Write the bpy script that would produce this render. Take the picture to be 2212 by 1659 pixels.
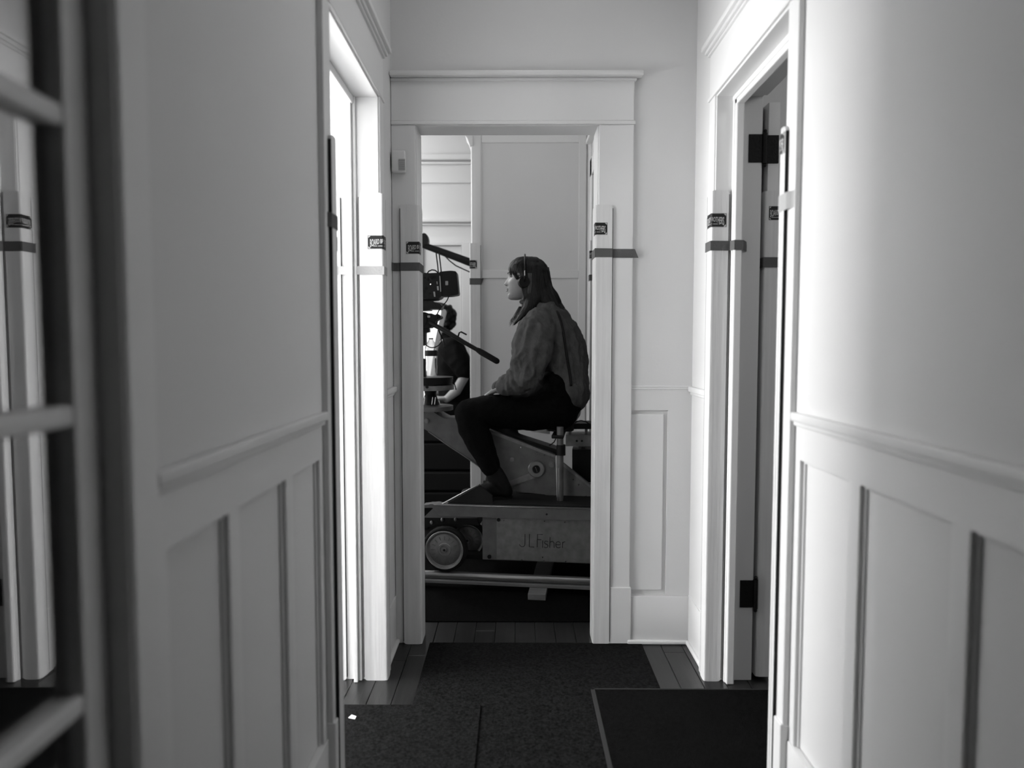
import bpy, bmesh, math, random
from mathutils import Vector, Matrix, noise
from mathutils.bvhtree import BVHTree

random.seed(7)
for o in list(bpy.data.objects):
    bpy.data.objects.remove(o, do_unlink=True)
SC = bpy.context.scene
COL = SC.collection

# ------------------------------------------------------------------ camera
H = 1.204                       # eye height
F = 1500.0                      # focal length in pixels of a 2212 px wide frame
PITCH = math.radians(3.34)
YAW = math.radians(0.306)       # turned slightly to the left
cam_d = bpy.data.cameras.new('camera')
cam = bpy.data.objects.new('camera', cam_d)
COL.objects.link(cam)
cam.location = (0, 0, H)
cam.rotation_euler = (math.pi / 2 - PITCH, 0, YAW)
cam_d.sensor_width = 36
cam_d.lens = F / 2212 * 36
cam_d.clip_start = 0.02
cam_d.dof.use_dof = True
cam_d.dof.focus_distance = 2.95
cam_d.dof.aperture_fstop = 1.7
SC.camera = cam

# ------------------------------------------------------------------ world, view, lamps
w = bpy.data.worlds.new('world')
SC.world = w
w.use_nodes = True
w.node_tree.nodes['Background'].inputs[0].default_value = (0.8, 0.8, 0.8, 1)
w.node_tree.nodes['Background'].inputs[1].default_value = 0.15
SC.view_settings.view_transform = 'Standard'
SC.view_settings.look = 'None'
SC.view_settings.gamma = 1
SC.view_settings.use_curve_mapping = False
SC.view_settings.exposure = 0.70


def area(name, loc, target, size, size_y, power):
    l = bpy.data.lights.new(name, 'AREA')
    l.shape = 'RECTANGLE'
    l.size = size
    l.size_y = size_y
    l.energy = power
    o = bpy.data.objects.new(name, l)
    COL.objects.link(o)
    o.location = loc
    d = Vector(target) - Vector(loc)
    o.rotation_euler = d.to_track_quat('-Z', 'Y').to_euler()
    return o


area('daylight_side_room', (-2.75, 2.1, 1.45), (0.7, 1.85, 1.25), 1.2, 1.7, 138)
area('daylight_dolly_room', (-2.7, 3.65, 1.6), (1.0, 3.65, 1.35), 1.2, 1.6, 16)
area('far_room_lamp', (-1.9, 5.0, 2.6), (-0.6, 5.2, 1.2), 0.8, 0.8, 22)
area('right_room_fill', (2.1, 0.6, 2.5), (0.9, 2.4, 1.2), 0.5, 0.5, 5)  # added fill for the right doorway, stands for no known lamp
area('hall_end_fill', (0.12, 1.9, 2.86), (0.12, 1.9, 0.0), 0.6, 0.9, 2)  # added dim overhead fill for the hall, not a ceiling fixture
area('dolly_room_ceiling_light', (-0.1, 3.3, 2.84), (-0.1, 4.0, 0.9), 0.6, 0.4, 0.7)

CS, SN = math.cos(PITCH), math.sin(PITCH)


def ray(px, py):
    u = (px - 1106.0) / F
    v = (829.5 - py) / F
    d = Vector((u, CS + v * SN, v * CS - SN))
    return Matrix.Rotation(YAW, 3, 'Z') @ d


def at(px, py, Y):
    """photo pixel -> world point on the plane at depth Y"""
    d = ray(px, py)
    k = Y / d.y
    return Vector((d.x * k, Y, H + d.z * k))


# ------------------------------------------------------------------ materials
def mat(name, g, rough=0.5, metal=0.0, var=0.0, vscale=6.0, bump=0.0, bscale=60.0, stretch=(1, 1, 1), coat=0.0, g2=None, spec=0.5):
    m = bpy.data.materials.new(name)
    m.use_nodes = True
    nt = m.node_tree
    b = nt.nodes['Principled BSDF']
    b.inputs['Base Color'].default_value = (g, g, g, 1)
    b.inputs['Roughness'].default_value = rough
    b.inputs['Metallic'].default_value = metal
    b.inputs['Specular IOR Level'].default_value = spec
    if coat:
        b.inputs['Coat Weight'].default_value = coat
        b.inputs['Coat Roughness'].default_value = 0.15
    if var or bump or g2 is not None:
        tc = nt.nodes.new('ShaderNodeTexCoord')
        mp = nt.nodes.new('ShaderNodeMapping')
        mp.inputs['Scale'].default_value = stretch
        nt.links.new(tc.outputs['Object'], mp.inputs['Vector'])
    if var or g2 is not None:
        n = nt.nodes.new('ShaderNodeTexNoise')
        n.inputs['Scale'].default_value = vscale
        n.inputs['Detail'].default_value = 6
        nt.links.new(mp.outputs[0], n.inputs['Vector'])
        r = nt.nodes.new('ShaderNodeValToRGB')
        a, c = (g * (1 - var), g * (1 + var)) if g2 is None else (g, g2)
        r.color_ramp.elements[0].position = 0.32
        r.color_ramp.elements[1].position = 0.68
        r.color_ramp.elements[0].color = (a, a, a, 1)
        r.color_ramp.elements[1].color = (c, c, c, 1)
        nt.links.new(n.outputs['Fac'], r.inputs[0])
        nt.links.new(r.outputs[0], b.inputs['Base Color'])
    if bump:
        n = nt.nodes.new('ShaderNodeTexNoise')
        n.inputs['Scale'].default_value = bscale
        n.inputs['Detail'].default_value = 4
        nt.links.new(mp.outputs[0], n.inputs['Vector'])
        bp = nt.nodes.new('ShaderNodeBump')
        bp.inputs['Strength'].default_value = bump
        bp.inputs['Distance'].default_value = 0.01
        nt.links.new(n.outputs['Fac'], bp.inputs['Height'])
        nt.links.new(bp.outputs[0], b.inputs['Normal'])
    return m


def emit(name, g, strength):
    m = bpy.data.materials.new(name)
    m.use_nodes = True
    b = m.node_tree.nodes['Principled BSDF']
    b.inputs['Base Color'].default_value = (g, g, g, 1)
    b.inputs['Emission Color'].default_value = (1, 1, 1, 1)
    b.inputs['Emission Strength'].default_value = strength
    return m


M_WALL = mat('wall_paint', 0.69, 0.6, bump=0.04, bscale=90)
M_TRIM = mat('gloss_trim_paint', 0.74, 0.38, bump=0.02, bscale=25)
M_CEIL = mat('ceiling_paint', 0.55, 0.7, bump=0.03)
M_PROT = mat('protector_board', 0.68, 0.45, var=0.07, vscale=9, bump=0.10, bscale=14, stretch=(6, 6, 0.35))
M_PROTE = mat('protector_edge_shade', 0.03, 0.8, var=0.3, spec=0.1)  # raw board edge with shade put into its colour
M_TAPE = mat('cloth_tape', 0.105, 0.7, bump=0.25, bscale=260, spec=0.2)
M_TAPEL = mat('paper_tape', 0.36, 0.7, bump=0.2, bscale=200)
M_LABEL = mat('label_black', 0.018, 0.5, spec=0.2)
M_LET = mat('label_print', 0.55, 0.6)
M_WOOD = mat('dark_varnished_wood', 0.012, 0.28, var=0.35, vscale=5, bump=0.05, bscale=12, stretch=(14, 0.8, 1))
M_SUB = mat('subfloor', 0.01, 0.9)
M_MAT = mat('ribbed_carpet', 0.0075, 0.95, var=0.8, vscale=120, bump=0.6, bscale=300, spec=0.05)
M_MAT2 = mat('dark_carpet', 0.0035, 0.95, var=0.5, vscale=110, bump=0.5, bscale=300, spec=0.05)
M_BIND = mat('mat_binding', 0.03, 0.8, spec=0.1)
M_BLACK = mat('black_paint', 0.006, 0.45, spec=0.25)
M_HINGE = mat('black_iron', 0.010, 0.6, bump=0.3, bscale=120, spec=0.2)
M_PLAST = mat('black_plastic', 0.008, 0.35, bump=0.1, bscale=90, spec=0.3)
M_RUB = mat('rubber', 0.010, 0.75, spec=0.2)
M_CHROME = mat('chrome', 0.75, 0.12, 1.0)
M_DOLLY = mat('grey_cast_aluminium', 0.135, 0.42, 0.25, var=0.15, vscale=20, bump=0.15, bscale=220)
M_DOLLY2 = mat('worn_aluminium', 0.22, 0.38, 0.5, var=0.15, vscale=30, bump=0.1, bscale=120)
M_EDGE = mat('bright_aluminium', 0.45, 0.25, 0.9)
M_STEEL = mat('track_steel', 0.26, 0.30, 0.7, bump=0.05)
M_FLANGE = mat('track_flange', 0.16, 0.6, 0.1, var=0.1)
M_BLOCK = mat('raw_wood_block', 0.15, 0.7, var=0.2, vscale=12, stretch=(1, 8, 1))
M_SKIN = mat('skin', 0.33, 0.5, bump=0.05, bscale=150)
M_LIP = mat('lips', 0.16, 0.4)
M_EYE = mat('eye_dark', 0.01, 0.15)
M_EYEW = mat('eye_white', 0.22, 0.3)
M_HAIR = mat('brown_hair', 0.004, 0.5, var=0.6, vscale=30, stretch=(6, 6, 1), bump=0.3, bscale=80, spec=0.25)
M_STRAND = mat('hair_strands', 0.004, 0.45, g2=0.03, spec=0.3)
M_PALEH = mat('pale_hair', 0.075, 0.5)
M_SHIRT = mat('denim_shirt', 0.088, 0.9, var=0.14, vscale=28, bump=0.35, bscale=260, spec=0.15)
M_PANT = mat('black_trousers', 0.003, 0.85, bump=0.2, bscale=180, spec=0.1)
M_BOOT = mat('black_leather', 0.0025, 0.6, bump=0.1, spec=0.25)
M_TEE = mat('dark_tshirt', 0.006, 0.9, bump=0.2, spec=0.1)
M_DIFF = emit('lit_diffuser', 0.8, 0.50)
M_CARD = mat('grey_panel_side', 0.42, 0.7)
M_LED = emit('indicator_lamp', 0.8, 2.0)
M_PALE = mat('pale_plastic', 0.42, 0.5)
M_GRILL = mat('grille_grey', 0.38, 0.6)
M_PAPER = mat('white_paper', 0.9, 0.8)

m = bpy.data.materials.new('window_glass')
m.use_nodes = True
nt = m.node_tree
nt.nodes.clear()
out = nt.nodes.new('ShaderNodeOutputMaterial')
mx = nt.nodes.new('ShaderNodeMixShader')
tr = nt.nodes.new('ShaderNodeBsdfTransparent')
gl = nt.nodes.new('ShaderNodeBsdfGlossy')
tr.inputs[0].default_value = (0.85, 0.85, 0.85, 1)
gl.inputs['Roughness'].default_value = 0.0
mx.inputs[0].default_value = 0.24
nt.links.new(tr.outputs[0], mx.inputs[1])
nt.links.new(gl.outputs[0], mx.inputs[2])
nt.links.new(mx.outputs[0], out.inputs[0])
M_GLASS = m

m = bpy.data.materials.new('clear_bottle')
m.use_nodes = True
nt = m.node_tree
nt.nodes.clear()
out = nt.nodes.new('ShaderNodeOutputMaterial')
mx = nt.nodes.new('ShaderNodeMixShader')
fr = nt.nodes.new('ShaderNodeLayerWeight')
fr.inputs['Blend'].default_value = 0.35
tr = nt.nodes.new('ShaderNodeBsdfTransparent')
gl = nt.nodes.new('ShaderNodeBsdfGlossy')
tr.inputs[0].default_value = (0.88, 0.88, 0.88, 1)
gl.inputs['Roughness'].default_value = 0.12
nt.links.new(fr.outputs['Facing'], mx.inputs[0])
nt.links.new(tr.outputs[0], mx.inputs[1])
nt.links.new(gl.outputs[0], mx.inputs[2])
nt.links.new(mx.outputs[0], out.inputs[0])
M_BOTTLE = m

# ------------------------------------------------------------------ builders
OFF = {}


def empty(name, loc=(0, 0, 0), rz=0.0, label=None, cat=None, group=None, kind=None, local=False):
    o = bpy.data.objects.new(name, None)
    COL.objects.link(o)
    o.location = loc
    o.rotation_euler = (0, 0, rz)
    OFF[o] = Vector((0, 0, 0)) if local else Vector(loc)
    return tag(o, label, cat, group, kind)


def tag(o, label=None, cat=None, group=None, kind=None):
    if label:
        o['label'] = label
    if cat:
        o['category'] = cat
    if group:
        o['group'] = group
    if kind:
        o['kind'] = kind
    return o


def structure(name, loc=(0, 0, 0), label=None):
    return empty(name, loc, 0, label, None, None, 'structure')


class MB:
    def __init__(s):
        s.bm = bmesh.new()

    def box(s, x0, x1, y0, y1, z0, z1, bev=0.0, seg=2):
        x0, x1 = sorted((x0, x1)); y0, y1 = sorted((y0, y1)); z0, z1 = sorted((z0, z1))
        t = bmesh.new()
        r = bmesh.ops.create_cube(t, size=1)
        for v in t.verts:
            v.co = Vector(((x0 + x1) / 2 + v.co.x * (x1 - x0), (y0 + y1) / 2 + v.co.y * (y1 - y0), (z0 + z1) / 2 + v.co.z * (z1 - z0)))
        if bev:
            bev = min(bev, (x1 - x0) * .45, (y1 - y0) * .45, (z1 - z0) * .45)
            bmesh.ops.bevel(t, geom=list(t.edges), offset=bev, segments=seg, affect='EDGES', profile=0.5)
        s.add(t)
        return s

    def add(s, t, M=None):
        me = bpy.data.meshes.new('tmp')
        if M is not None:
            t.transform(M)
        t.to_mesh(me)
        t.free()
        s.bm.from_mesh(me)
        bpy.data.meshes.remove(me)
        return s

    def obox(s, c, size, R, bev=0.0):
        t = MB().box(-size[0] / 2, size[0] / 2, -size[1] / 2, size[1] / 2, -size[2] / 2, size[2] / 2, bev).bm
        s.add(t, Matrix.Translation(Vector(c)) @ R.to_4x4())
        return s

    def cyl(s, p0, p1, r0, r1=None, n=20, cap=True):
        p0, p1 = Vector(p0), Vector(p1)
        r1 = r0 if r1 is None else r1
        d = p1 - p0
        t = bmesh.new()
        bmesh.ops.create_cone(t, cap_ends=cap, segments=n, radius1=r0, radius2=r1, depth=d.length)
        M = Matrix.Translation((p0 + p1) / 2) @ d.to_track_quat('Z', 'Y').to_matrix().to_4x4()
        return s.add(t, M)

    def ball(s, c, r, n=16):
        t = bmesh.new()
        bmesh.ops.create_uvsphere(t, u_segments=n, v_segments=max(6, n // 2), radius=1)
        rr = r if hasattr(r, '__len__') else (r, r, r)
        return s.add(t, Matrix.Translation(Vector(c)) @ Matrix.Diagonal((rr[0], rr[1], rr[2], 1)))

    def poly(s, pts, a, b):
        """prism: pts 3D outline, extruded by vector b-a"""
        d = Vector(b) - Vector(a)
        v0 = [s.bm.verts.new(Vector(p)) for p in pts]
        v1 = [s.bm.verts.new(Vector(p) + d) for p in pts]
        n = len(pts)
        s.bm.faces.new(v0[::-1])
        s.bm.faces.new(v1)
        for i in range(n):
            s.bm.faces.new((v0[i], v0[(i + 1) % n], v1[(i + 1) % n], v1[i]))
        return s

    def tube(s, pts, r, n=8, closed=False):
        pts = [Vector(p) for p in pts]
        rs = r if hasattr(r, '__len__') else [r] * len(pts)
        rings = []
        up = Vector((0, 1, 0))
        for i, p in enumerate(pts):
            t = (pts[min(i + 1, len(pts) - 1)] - pts[max(i - 1, 0)])
            if closed:
                t = pts[(i + 1) % len(pts)] - pts[i - 1]
            t.normalize()
            a = t.cross(up)
            if a.length < 1e-3:
                a = t.cross(Vector((1, 0, 0)))
            a.normalize()
            b = t.cross(a).normalized()
            rings.append([s.bm.verts.new(p + a * math.cos(k * 2 * math.pi / n) * rs[i] + b * math.sin(k * 2 * math.pi / n) * rs[i]) for k in range(n)])
        m_ = len(rings)
        for i in range(m_ if closed else m_ - 1):
            A, B = rings[i], rings[(i + 1) % m_]
            for k in range(n):
                s.bm.faces.new((A[k], A[(k + 1) % n], B[(k + 1) % n], B[k]))
        if not closed:
            s.bm.faces.new(rings[0][::-1])
            s.bm.faces.new(rings[-1])
        return s

    def limb(s, pts, n=20):
        """pts: (x,y,z, r_in_plane, r_side): oval sections along a path lying roughly in XZ"""
        P = [Vector(p[:3]) for p in pts]
        R = [(p[3], p[4] if len(p) > 4 else p[3]) for p in pts]
        T = []
        for i in range(len(P)):
            t = P[min(i + 1, len(P) - 1)] - P[max(i - 1, 0)]
            T.append(t.normalized())
        secs = []
        for k in (0.25, 0.6, 0.87):
            secs.append((P[0] - T[0] * min(R[0]) * math.sqrt(1 - k * k), T[0], R[0][0] * k, R[0][1] * k))
        for i in range(len(P)):
            secs.append((P[i], T[i], R[i][0], R[i][1]))
        for k in (0.87, 0.6, 0.25):
            secs.append((P[-1] + T[-1] * min(R[-1]) * math.sqrt(1 - k * k), T[-1], R[-1][0] * k, R[-1][1] * k))
        rings = []
        for c, t, ra, rb in secs:
            a = t.cross(Vector((0, 1, 0)))
            if a.length < 0.15:
                a = Vector((0, 0, 1)).cross(t)
            a.normalize()
            b = t.cross(a).normalized()
            rings.append([s.bm.verts.new(c + a * math.cos(k * 2 * math.pi / n) * ra + b * math.sin(k * 2 * math.pi / n) * rb) for k in range(n)])
        for A, B in zip(rings, rings[1:]):
            for k in range(n):
                s.bm.faces.new((A[k], A[(k + 1) % n], B[(k + 1) % n], B[k]))
        s.bm.faces.new(rings[0][::-1])
        s.bm.faces.new(rings[-1])
        return s

    def build(s, name, m_, parent=None, smooth=False, label=None, cat=None, group=None, kind=None, loc=None):
        bmesh.ops.recalc_face_normals(s.bm, faces=s.bm.faces)
        off = Vector((0, 0, 0))
        if parent is not None:
            off = OFF.get(parent, Vector((0, 0, 0)))
        elif loc is not None:
            off = Vector(loc)
        if off.length:
            bmesh.ops.translate(s.bm, verts=s.bm.verts, vec=-off)
        me = bpy.data.meshes.new(name)
        if smooth:
            for f in s.bm.faces:
                f.smooth = True
        s.bm.to_mesh(me)
        s.bm.free()
        if smooth == 'auto':
            try:
                me.set_sharp_from_angle(angle=math.radians(35))
            except Exception:
                pass
        me.materials.append(m_)
        o = bpy.data.objects.new(name, me)
        COL.objects.link(o)
        if parent is not None:
            o.parent = parent
            OFF[o] = off
        elif loc is not None:
            o.location = loc
            OFF[o] = off
        return tag(o, label, cat, group, kind)


def remeshed(mb, voxel, smooth_n=4, wrinkle=None):
    me = bpy.data.meshes.new('t')
    bmesh.ops.recalc_face_normals(mb.bm, faces=mb.bm.faces)
    mb.bm.to_mesh(me)
    mb.bm.free()
    o = bpy.data.objects.new('t', me)
    COL.objects.link(o)
    r = o.modifiers.new('r', 'REMESH')
    r.mode = 'VOXEL'
    r.voxel_size = voxel
    sm = o.modifiers.new('s', 'SMOOTH')
    sm.factor = 0.5
    sm.iterations = smooth_n
    dg = bpy.context.evaluated_depsgraph_get()
    me2 = bpy.data.meshes.new_from_object(o.evaluated_get(dg))
    bpy.data.objects.remove(o, do_unlink=True)
    res = MB()
    res.bm.from_mesh(me2)
    if wrinkle:
        res.bm.normal_update()
        for v in res.bm.verts:
            v.co = v.co + v.normal * wrinkle(v.co)
    return res


def text_polys(s, bold=0.0):
    cu = bpy.data.curves.new('t', 'FONT')
    cu.body = s
    cu.size = 1.0
    cu.offset = bold
    cu.resolution_u = 3
    o = bpy.data.objects.new('t', cu)
    COL.objects.link(o)
    dg = bpy.context.evaluated_depsgraph_get()
    me = bpy.data.meshes.new_from_object(o.evaluated_get(dg))
    V = [Vector((v.co.x, v.co.y)) for v in me.vertices]
    Fc = [tuple(p.vertices) for p in me.polygons]
    bpy.data.objects.remove(o, do_unlink=True)
    x0 = min(v.x for v in V); x1 = max(v.x for v in V)
    y0 = min(v.y for v in V); y1 = max(v.y for v in V)
    V = [Vector(((v.x - x0) / (x1 - x0), (v.y - y0) / (y1 - y0))) for v in V]
    return V, Fc


# ================================================================== SETTING
XL, XR = -0.482, 0.696          # hall walls
CL, CR = -0.466, 0.680          # casing faces
YN, YF = 1.79, 2.425            # side doorways
YE, YE2 = 2.74, 2.86            # end wall
EX0, EX1 = -0.384, 0.317        # end doorway
ZH = 2.045
ZC = 2.95
YB = 4.30                       # wall behind the dolly
YW = 5.40                       # wall of the farthest room

MB().box(-2.95, 2.7, -1.3, 5.6, -0.08, -0.012).build('floor', M_SUB, kind='structure')
floor = bpy.data.objects['floor']
# floor boards, run along the hall; shared meshes
pw = 0.083
plank_mesh = {}
for L in (0.7, 0.95, 1.2):
    b_ = MB().box(0, pw - 0.0016, 0, L - 0.002, -0.0115, 0, 0.0015, 1)
    o = b_.build('plank', M_WOOD)
    plank_mesh[L] = o.data
    bpy.data.objects.remove(o)
for i in range(27):
    x = -1.08 + i * pw
    y = 0.55 + random.random() * 0.3
    while y < 4.2:
        L = random.choice((0.7, 0.95, 1.2))
        o = bpy.data.objects.new('plank', plank_mesh[L])
        COL.objects.link(o)
        o.parent = floor
        o.location = (x, y, 0)
        y += L
# plain boards beyond what can be told apart
MB().box(-2.94, 2.69, 4.2, 5.5, -0.0115, -0.001).build('floorboards_beyond', M_WOOD, floor)
MB().box(-2.95, 2.7, -1.3, 5.6, ZC, ZC + 0.06).build('ceiling', M_CEIL, kind='structure')

WT = 0.13
LO = XL - WT - 0.02             # room face of left wall (about -0.632)
RO = 0.845                      # room face of right wall


def wallmesh(boxes, name, bev=0.0):
    mb = MB()
    for b in boxes:
        mb.box(*b, bev)
    return mb.build(name, M_WALL, kind='structure')


REC = 0.016   # panel recess
# ---- left hall wall (recessed wainscot built as frame + panels)
ZR0, ZR1 = 0.918, 1.035         # wainscot top rail
ZB = 0.195                      # baseboard top
FD0, FD1 = -0.02, 0.828          # french door opening


def wainscot(name, xw, sgn, ys, panels, core):
    """wall with recessed wainscot panels. sgn=+1: the hall lies towards +X"""
    mb = MB()
    for b in core:
        mb.box(*b)
    root = mb.build(name, M_WALL, kind='structure')
    back = xw - sgn * 0.016
    lo, hi = ys
    # stiles
    edges = [lo]
    for a, b in panels:
        edges += [a, b]
    edges.append(hi)
    for i in range(0, len(edges), 2):
        if edges[i + 1] - edges[i] > 0.003:
            MB().box(back, xw, edges[i], edges[i + 1], ZB, ZR0 + 0.002, 0.002).build('stile', M_TRIM, root)
    MB().box(back, xw, lo, hi, ZR0, ZR1 - 0.02, 0.0015).build('top_rail', M_TRIM, root)
    for a, b in panels:
        MB().box(back - sgn * 0.004, back + sgn * 0.001, a - 0.004, b + 0.004, ZB, ZR0 + 0.004).build('panel', M_WALL, root)
        # bead on the inside of the frame
        bd = MB()
        r = 0.007
        bd.box(back, back + sgn * r, a, a + r, ZB, ZR0, 0.002)
        bd.box(back, back + sgn * r, b - r, b, ZB, ZR0, 0.002)
        bd.box(back, back + sgn * r, a, b, ZR0 - r, ZR0, 0.002)
        bd.build('panel_bead', M_TRIM, root)
    return root


YL0 = -1.3
LT = 0.013   # the linings stand in front of the wall core
left_core = [
    (LO, XL - 0.016, YL0, FD0 - LT, 0, ZR1 - 0.015), (LO, XL, YL0, FD0 - LT, ZR1 - 0.015, ZC),
    (LO, XL, FD0 - LT, FD1 + LT, 2.10, ZC),
    (LO, XL - 0.020, FD1 + LT, YN - LT, 0, ZR1 - 0.015), (LO, XL, FD1 + LT, YN - LT, ZR1 - 0.015, ZC),
    (LO, XL, YN - LT, YF + LT, ZH + LT, ZC),
    (LO, XL - 0.020, YF + LT, YE, 0, ZR1 - 0.015), (LO, XL, YF + LT, YE, ZR1 - 0.015, ZC),
]
wl = wainscot('wall_left', XL, 1, (0.90, 1.72), [(0.945, 1.15), (1.195, 1.44), (1.485, 1.69)], left_core)
MB().box(XL - 0.016, XL, 2.50, YE, 0, ZR1 - 0.018).build('stile', M_TRIM, wl)

right_core = [
    (XR + 0.020, RO, YL0, YN - LT, 0, ZR1 - 0.015), (XR, RO, YL0, YN - LT, ZR1 - 0.015, ZC),
    (XR, RO, YN - LT, YF + LT, ZH + LT, ZC),
    (XR + 0.020, RO, YF + LT, YE, 0, ZR1 - 0.015), (XR, RO, YF + LT, YE, ZR1 - 0.015, ZC),
]
rp = []
y = 1.69
k = 0
while y > -1.1:
    w_ = 0.25 if k == 0 else 0.295
    rp.append((y - w_, y))
    y -= w_ + 0.047
    k += 1
rp = rp[::-1]
wr = wainscot('wall_right', XR, -1, (YL0, 1.72), rp, right_core)
MB().box(XR, XR + 0.016, 2.50, YE, 0, ZR1 - 0.018).build('stile', M_TRIM, wr)


def chair_rail_x(name, xw, sgn, y0, y1):
    mb = MB()
    mb.box(xw - sgn * 0.002, xw + sgn * 0.016, y0, y1, ZR1 - 0.022, ZR1, 0.004, 3)
    mb.box(xw - sgn * 0.002, xw + sgn * 0.008, y0, y1, ZR1 - 0.034, ZR1 - 0.020, 0.004, 3)
    return mb.build(name, M_TRIM, kind='structure', smooth='auto')


chair_rail_x('trim_1', XL, 1, 0.899, 1.722)
chair_rail_x('trim_2', XL, 1, 2.495, YE)
chair_rail_x('trim_3', XR, -1, YL0, 1.718)
chair_rail_x('trim_4', XR, -1, 2.495, YE)


def baseboard_x(name, xw, sgn, y0, y1):
    mb = MB()
    mb.box(xw - sgn * 0.016, xw + sgn * 0.004, y0, y1, 0, ZB, 0.003)
    mb.box(xw, xw + sgn * 0.016, y0, y1, 0, 0.018, 0.006, 3)
    return mb.build(name, M_TRIM, kind='structure', smooth='auto')


baseboard_x('baseboard_left', XL, 1, 0.90, 1.72)
baseboard_x('baseboard_left', XL, 1, 2.495, YE)
baseboard_x('baseboard_right', XR, -1, YL0, 1.72)
baseboard_x('baseboard_right', XR, -1, 2.495, YE)

# ---- end wall with its doorway
PX0, PX1 = at(1353, 900, YE).x, at(1443, 900, YE).x
PZ0, PZ1 = 0.197, at(1400, 886, YE).z
mb = MB()
R2 = 0.010
mb.box(LO, EX0 - LT, YE + R2, YE2, 0, ZC)
mb.box(EX1 + LT, PX1 + 0.3, YE + R2, YE2, 0, ZC)
mb.box(EX0 - LT, EX1 + LT, YE, YE2, ZH + 0.011, ZC)
mb.box(PX1 + 0.3, 2.7, YE, YE2, 0, ZC)
mb.box(XL - 0.02, EX0 - LT, YE, YE + R2 + 0.001, 0, ZC)
mb.box(EX1 + LT, PX0, YE, YE + R2 + 0.001, 0, ZC)
mb.box(PX1, XR + 0.02, YE, YE + R2 + 0.001, 0, ZC)
mb.box(PX0, PX1, YE, YE + R2 + 0.001, PZ1, ZC)
mb.box(PX0, PX1, YE, YE + R2 + 0.001, 0, PZ0)
mb.box(-2.9, LO, YE, YE2, 0, ZC)
we = mb.build('wall_end', M_WALL, kind='structure')
MB().box(PX0 + 0.016, PX1 - 0.016, YE + 0.003, YE + R2 + 0.002, PZ0 + 0.016, PZ1 - 0.016, 0.003).build('panel', M_TRIM, we)
mb = MB()
mb.box(PX1 - 0.16, XR, YE - 0.003, YE + 0.002, ZR1 - 0.012, ZR1 - 0.004, 0.002)
mb.box(EX1 + 0.135, XR, YE - 0.004, YE + 0.002, ZR1 - 0.004, ZR1 + 0.002, 0.002)
mb.build('trim_5', M_TRIM, kind='structure')
mb = MB()
mb.box(EX1 + 0.13, XR, YE - 0.012, YE, 0, ZB - 0.002, 0.003)
mb.box(EX1 + 0.13, XR, YE - 0.026, YE - 0.01, 0, 0.018, 0.006, 3)
mb.build('baseboard_end', M_TRIM, kind='structure', smooth='auto')


# ---- casings
def side_casing(num, face, wall, room, sgn):
    """door casing on a side wall. sgn +1: hall towards +X"""
    root = structure('trim_%d' % num, (face, YF, 0))
    for (a, b) in ((YN - 0.07, YN - 0.005), (YF + 0.005, YF + 0.07)):
        MB().box(wall - sgn * 0.001, face, a, b, 0, ZH + 0.006, 0.003).build('casing', M_TRIM, root)
        MB().box(wall - sgn * 0.001, face + sgn * 0.006, a - 0.002, b + 0.002, 0, 0.235, 0.003).build('plinth_block', M_TRIM, root)
    MB().box(wall - sgn * 0.001, face + sgn * 0.004, YN - 0.085, YF + 0.085, ZH + 0.006, ZH + 0.018, 0.003).build('fillet', M_TRIM, root)
    MB().box(wall - sgn * 0.001, face, YN - 0.07, YF + 0.07, ZH + 0.016, ZH + 0.16, 0.003).build('head_casing', M_TRIM, root)
    mb = MB()
    for k, (d, z0, z1) in enumerate(((0.008, 0.158, 0.168), (0.016, 0.168, 0.182), (0.026, 0.182, 0.200))):
        mb.box(wall - sgn * 0.001, face + sgn * d, YN - 0.07 - d, YF + 0.07 + d, ZH + z0, ZH + z1, 0.003)
    mb.build('head_cap', M_TRIM, root, smooth='auto')
    # jamb lining and head lining
    t = 0.014
    for yy, s2 in ((YN, -1), (YF, 1)):
        MB().box(face - sgn * 0.006, room + sgn * 0.001, yy, yy + s2 * t, 0, ZH + 0.001, 0.002).build('jamb', M_TRIM, root)
    MB().box(face - sgn * 0.006, room + sgn * 0.001, YN - t, YF + t, ZH - 0.0, ZH + t, 0.002).build('head_jamb', M_TRIM, root)
    # casing on the room face
    for (a, b) in ((YN - 0.07, YN - 0.005), (YF + (0.005 if sgn > 0 else 0.045), YF + (0.07 if sgn > 0 else 0.10))):
        MB().box(room, room - sgn * 0.016, a, b, 0, ZH + 0.07, 0.003).build('casing', M_TRIM, root)
    MB().box(room, room - sgn * 0.016, YN - 0.006, YF + 0.006, ZH + 0.005, ZH + 0.07, 0.003).build('casing', M_TRIM, root)
    return root


tl = side_casing(6, CL, XL, LO, 1)
mb = MB()
mb.box(-0.575, -0.560, YF - 0.026, YF, 0, ZH, 0.003)
mb.box(-0.560, -0.548, YF - 0.012, YF, 0, ZH, 0.003)
mb.box(-0.575, -0.553, YN, YN + 0.026, 0, ZH, 0.003)
mb.box(-0.575, -0.553, YN, YF, ZH - 0.026, ZH, 0.003)
mb.build('door_stop', M_TRIM, tl)
tr_ = side_casing(7, CR, XR, RO, -1)
mb = MB()
mb.box(0.744, 0.772, YF - 0.034, YF, 0, ZH, 0.004)
mb.box(0.741, 0.746, YF - 0.018, YF, 0, ZH, 0.003)
mb.box(0.744, 0.772, YN, YN + 0.034, 0, ZH, 0.004)
mb.box(0.744, 0.772, YN, YF, ZH - 0.034, ZH, 0.004)
mb.box(0.739, 0.746, YN, YF, ZH - 0.018, ZH, 0.003)
mb.build('door_stop', M_TRIM, tr_)

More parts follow.
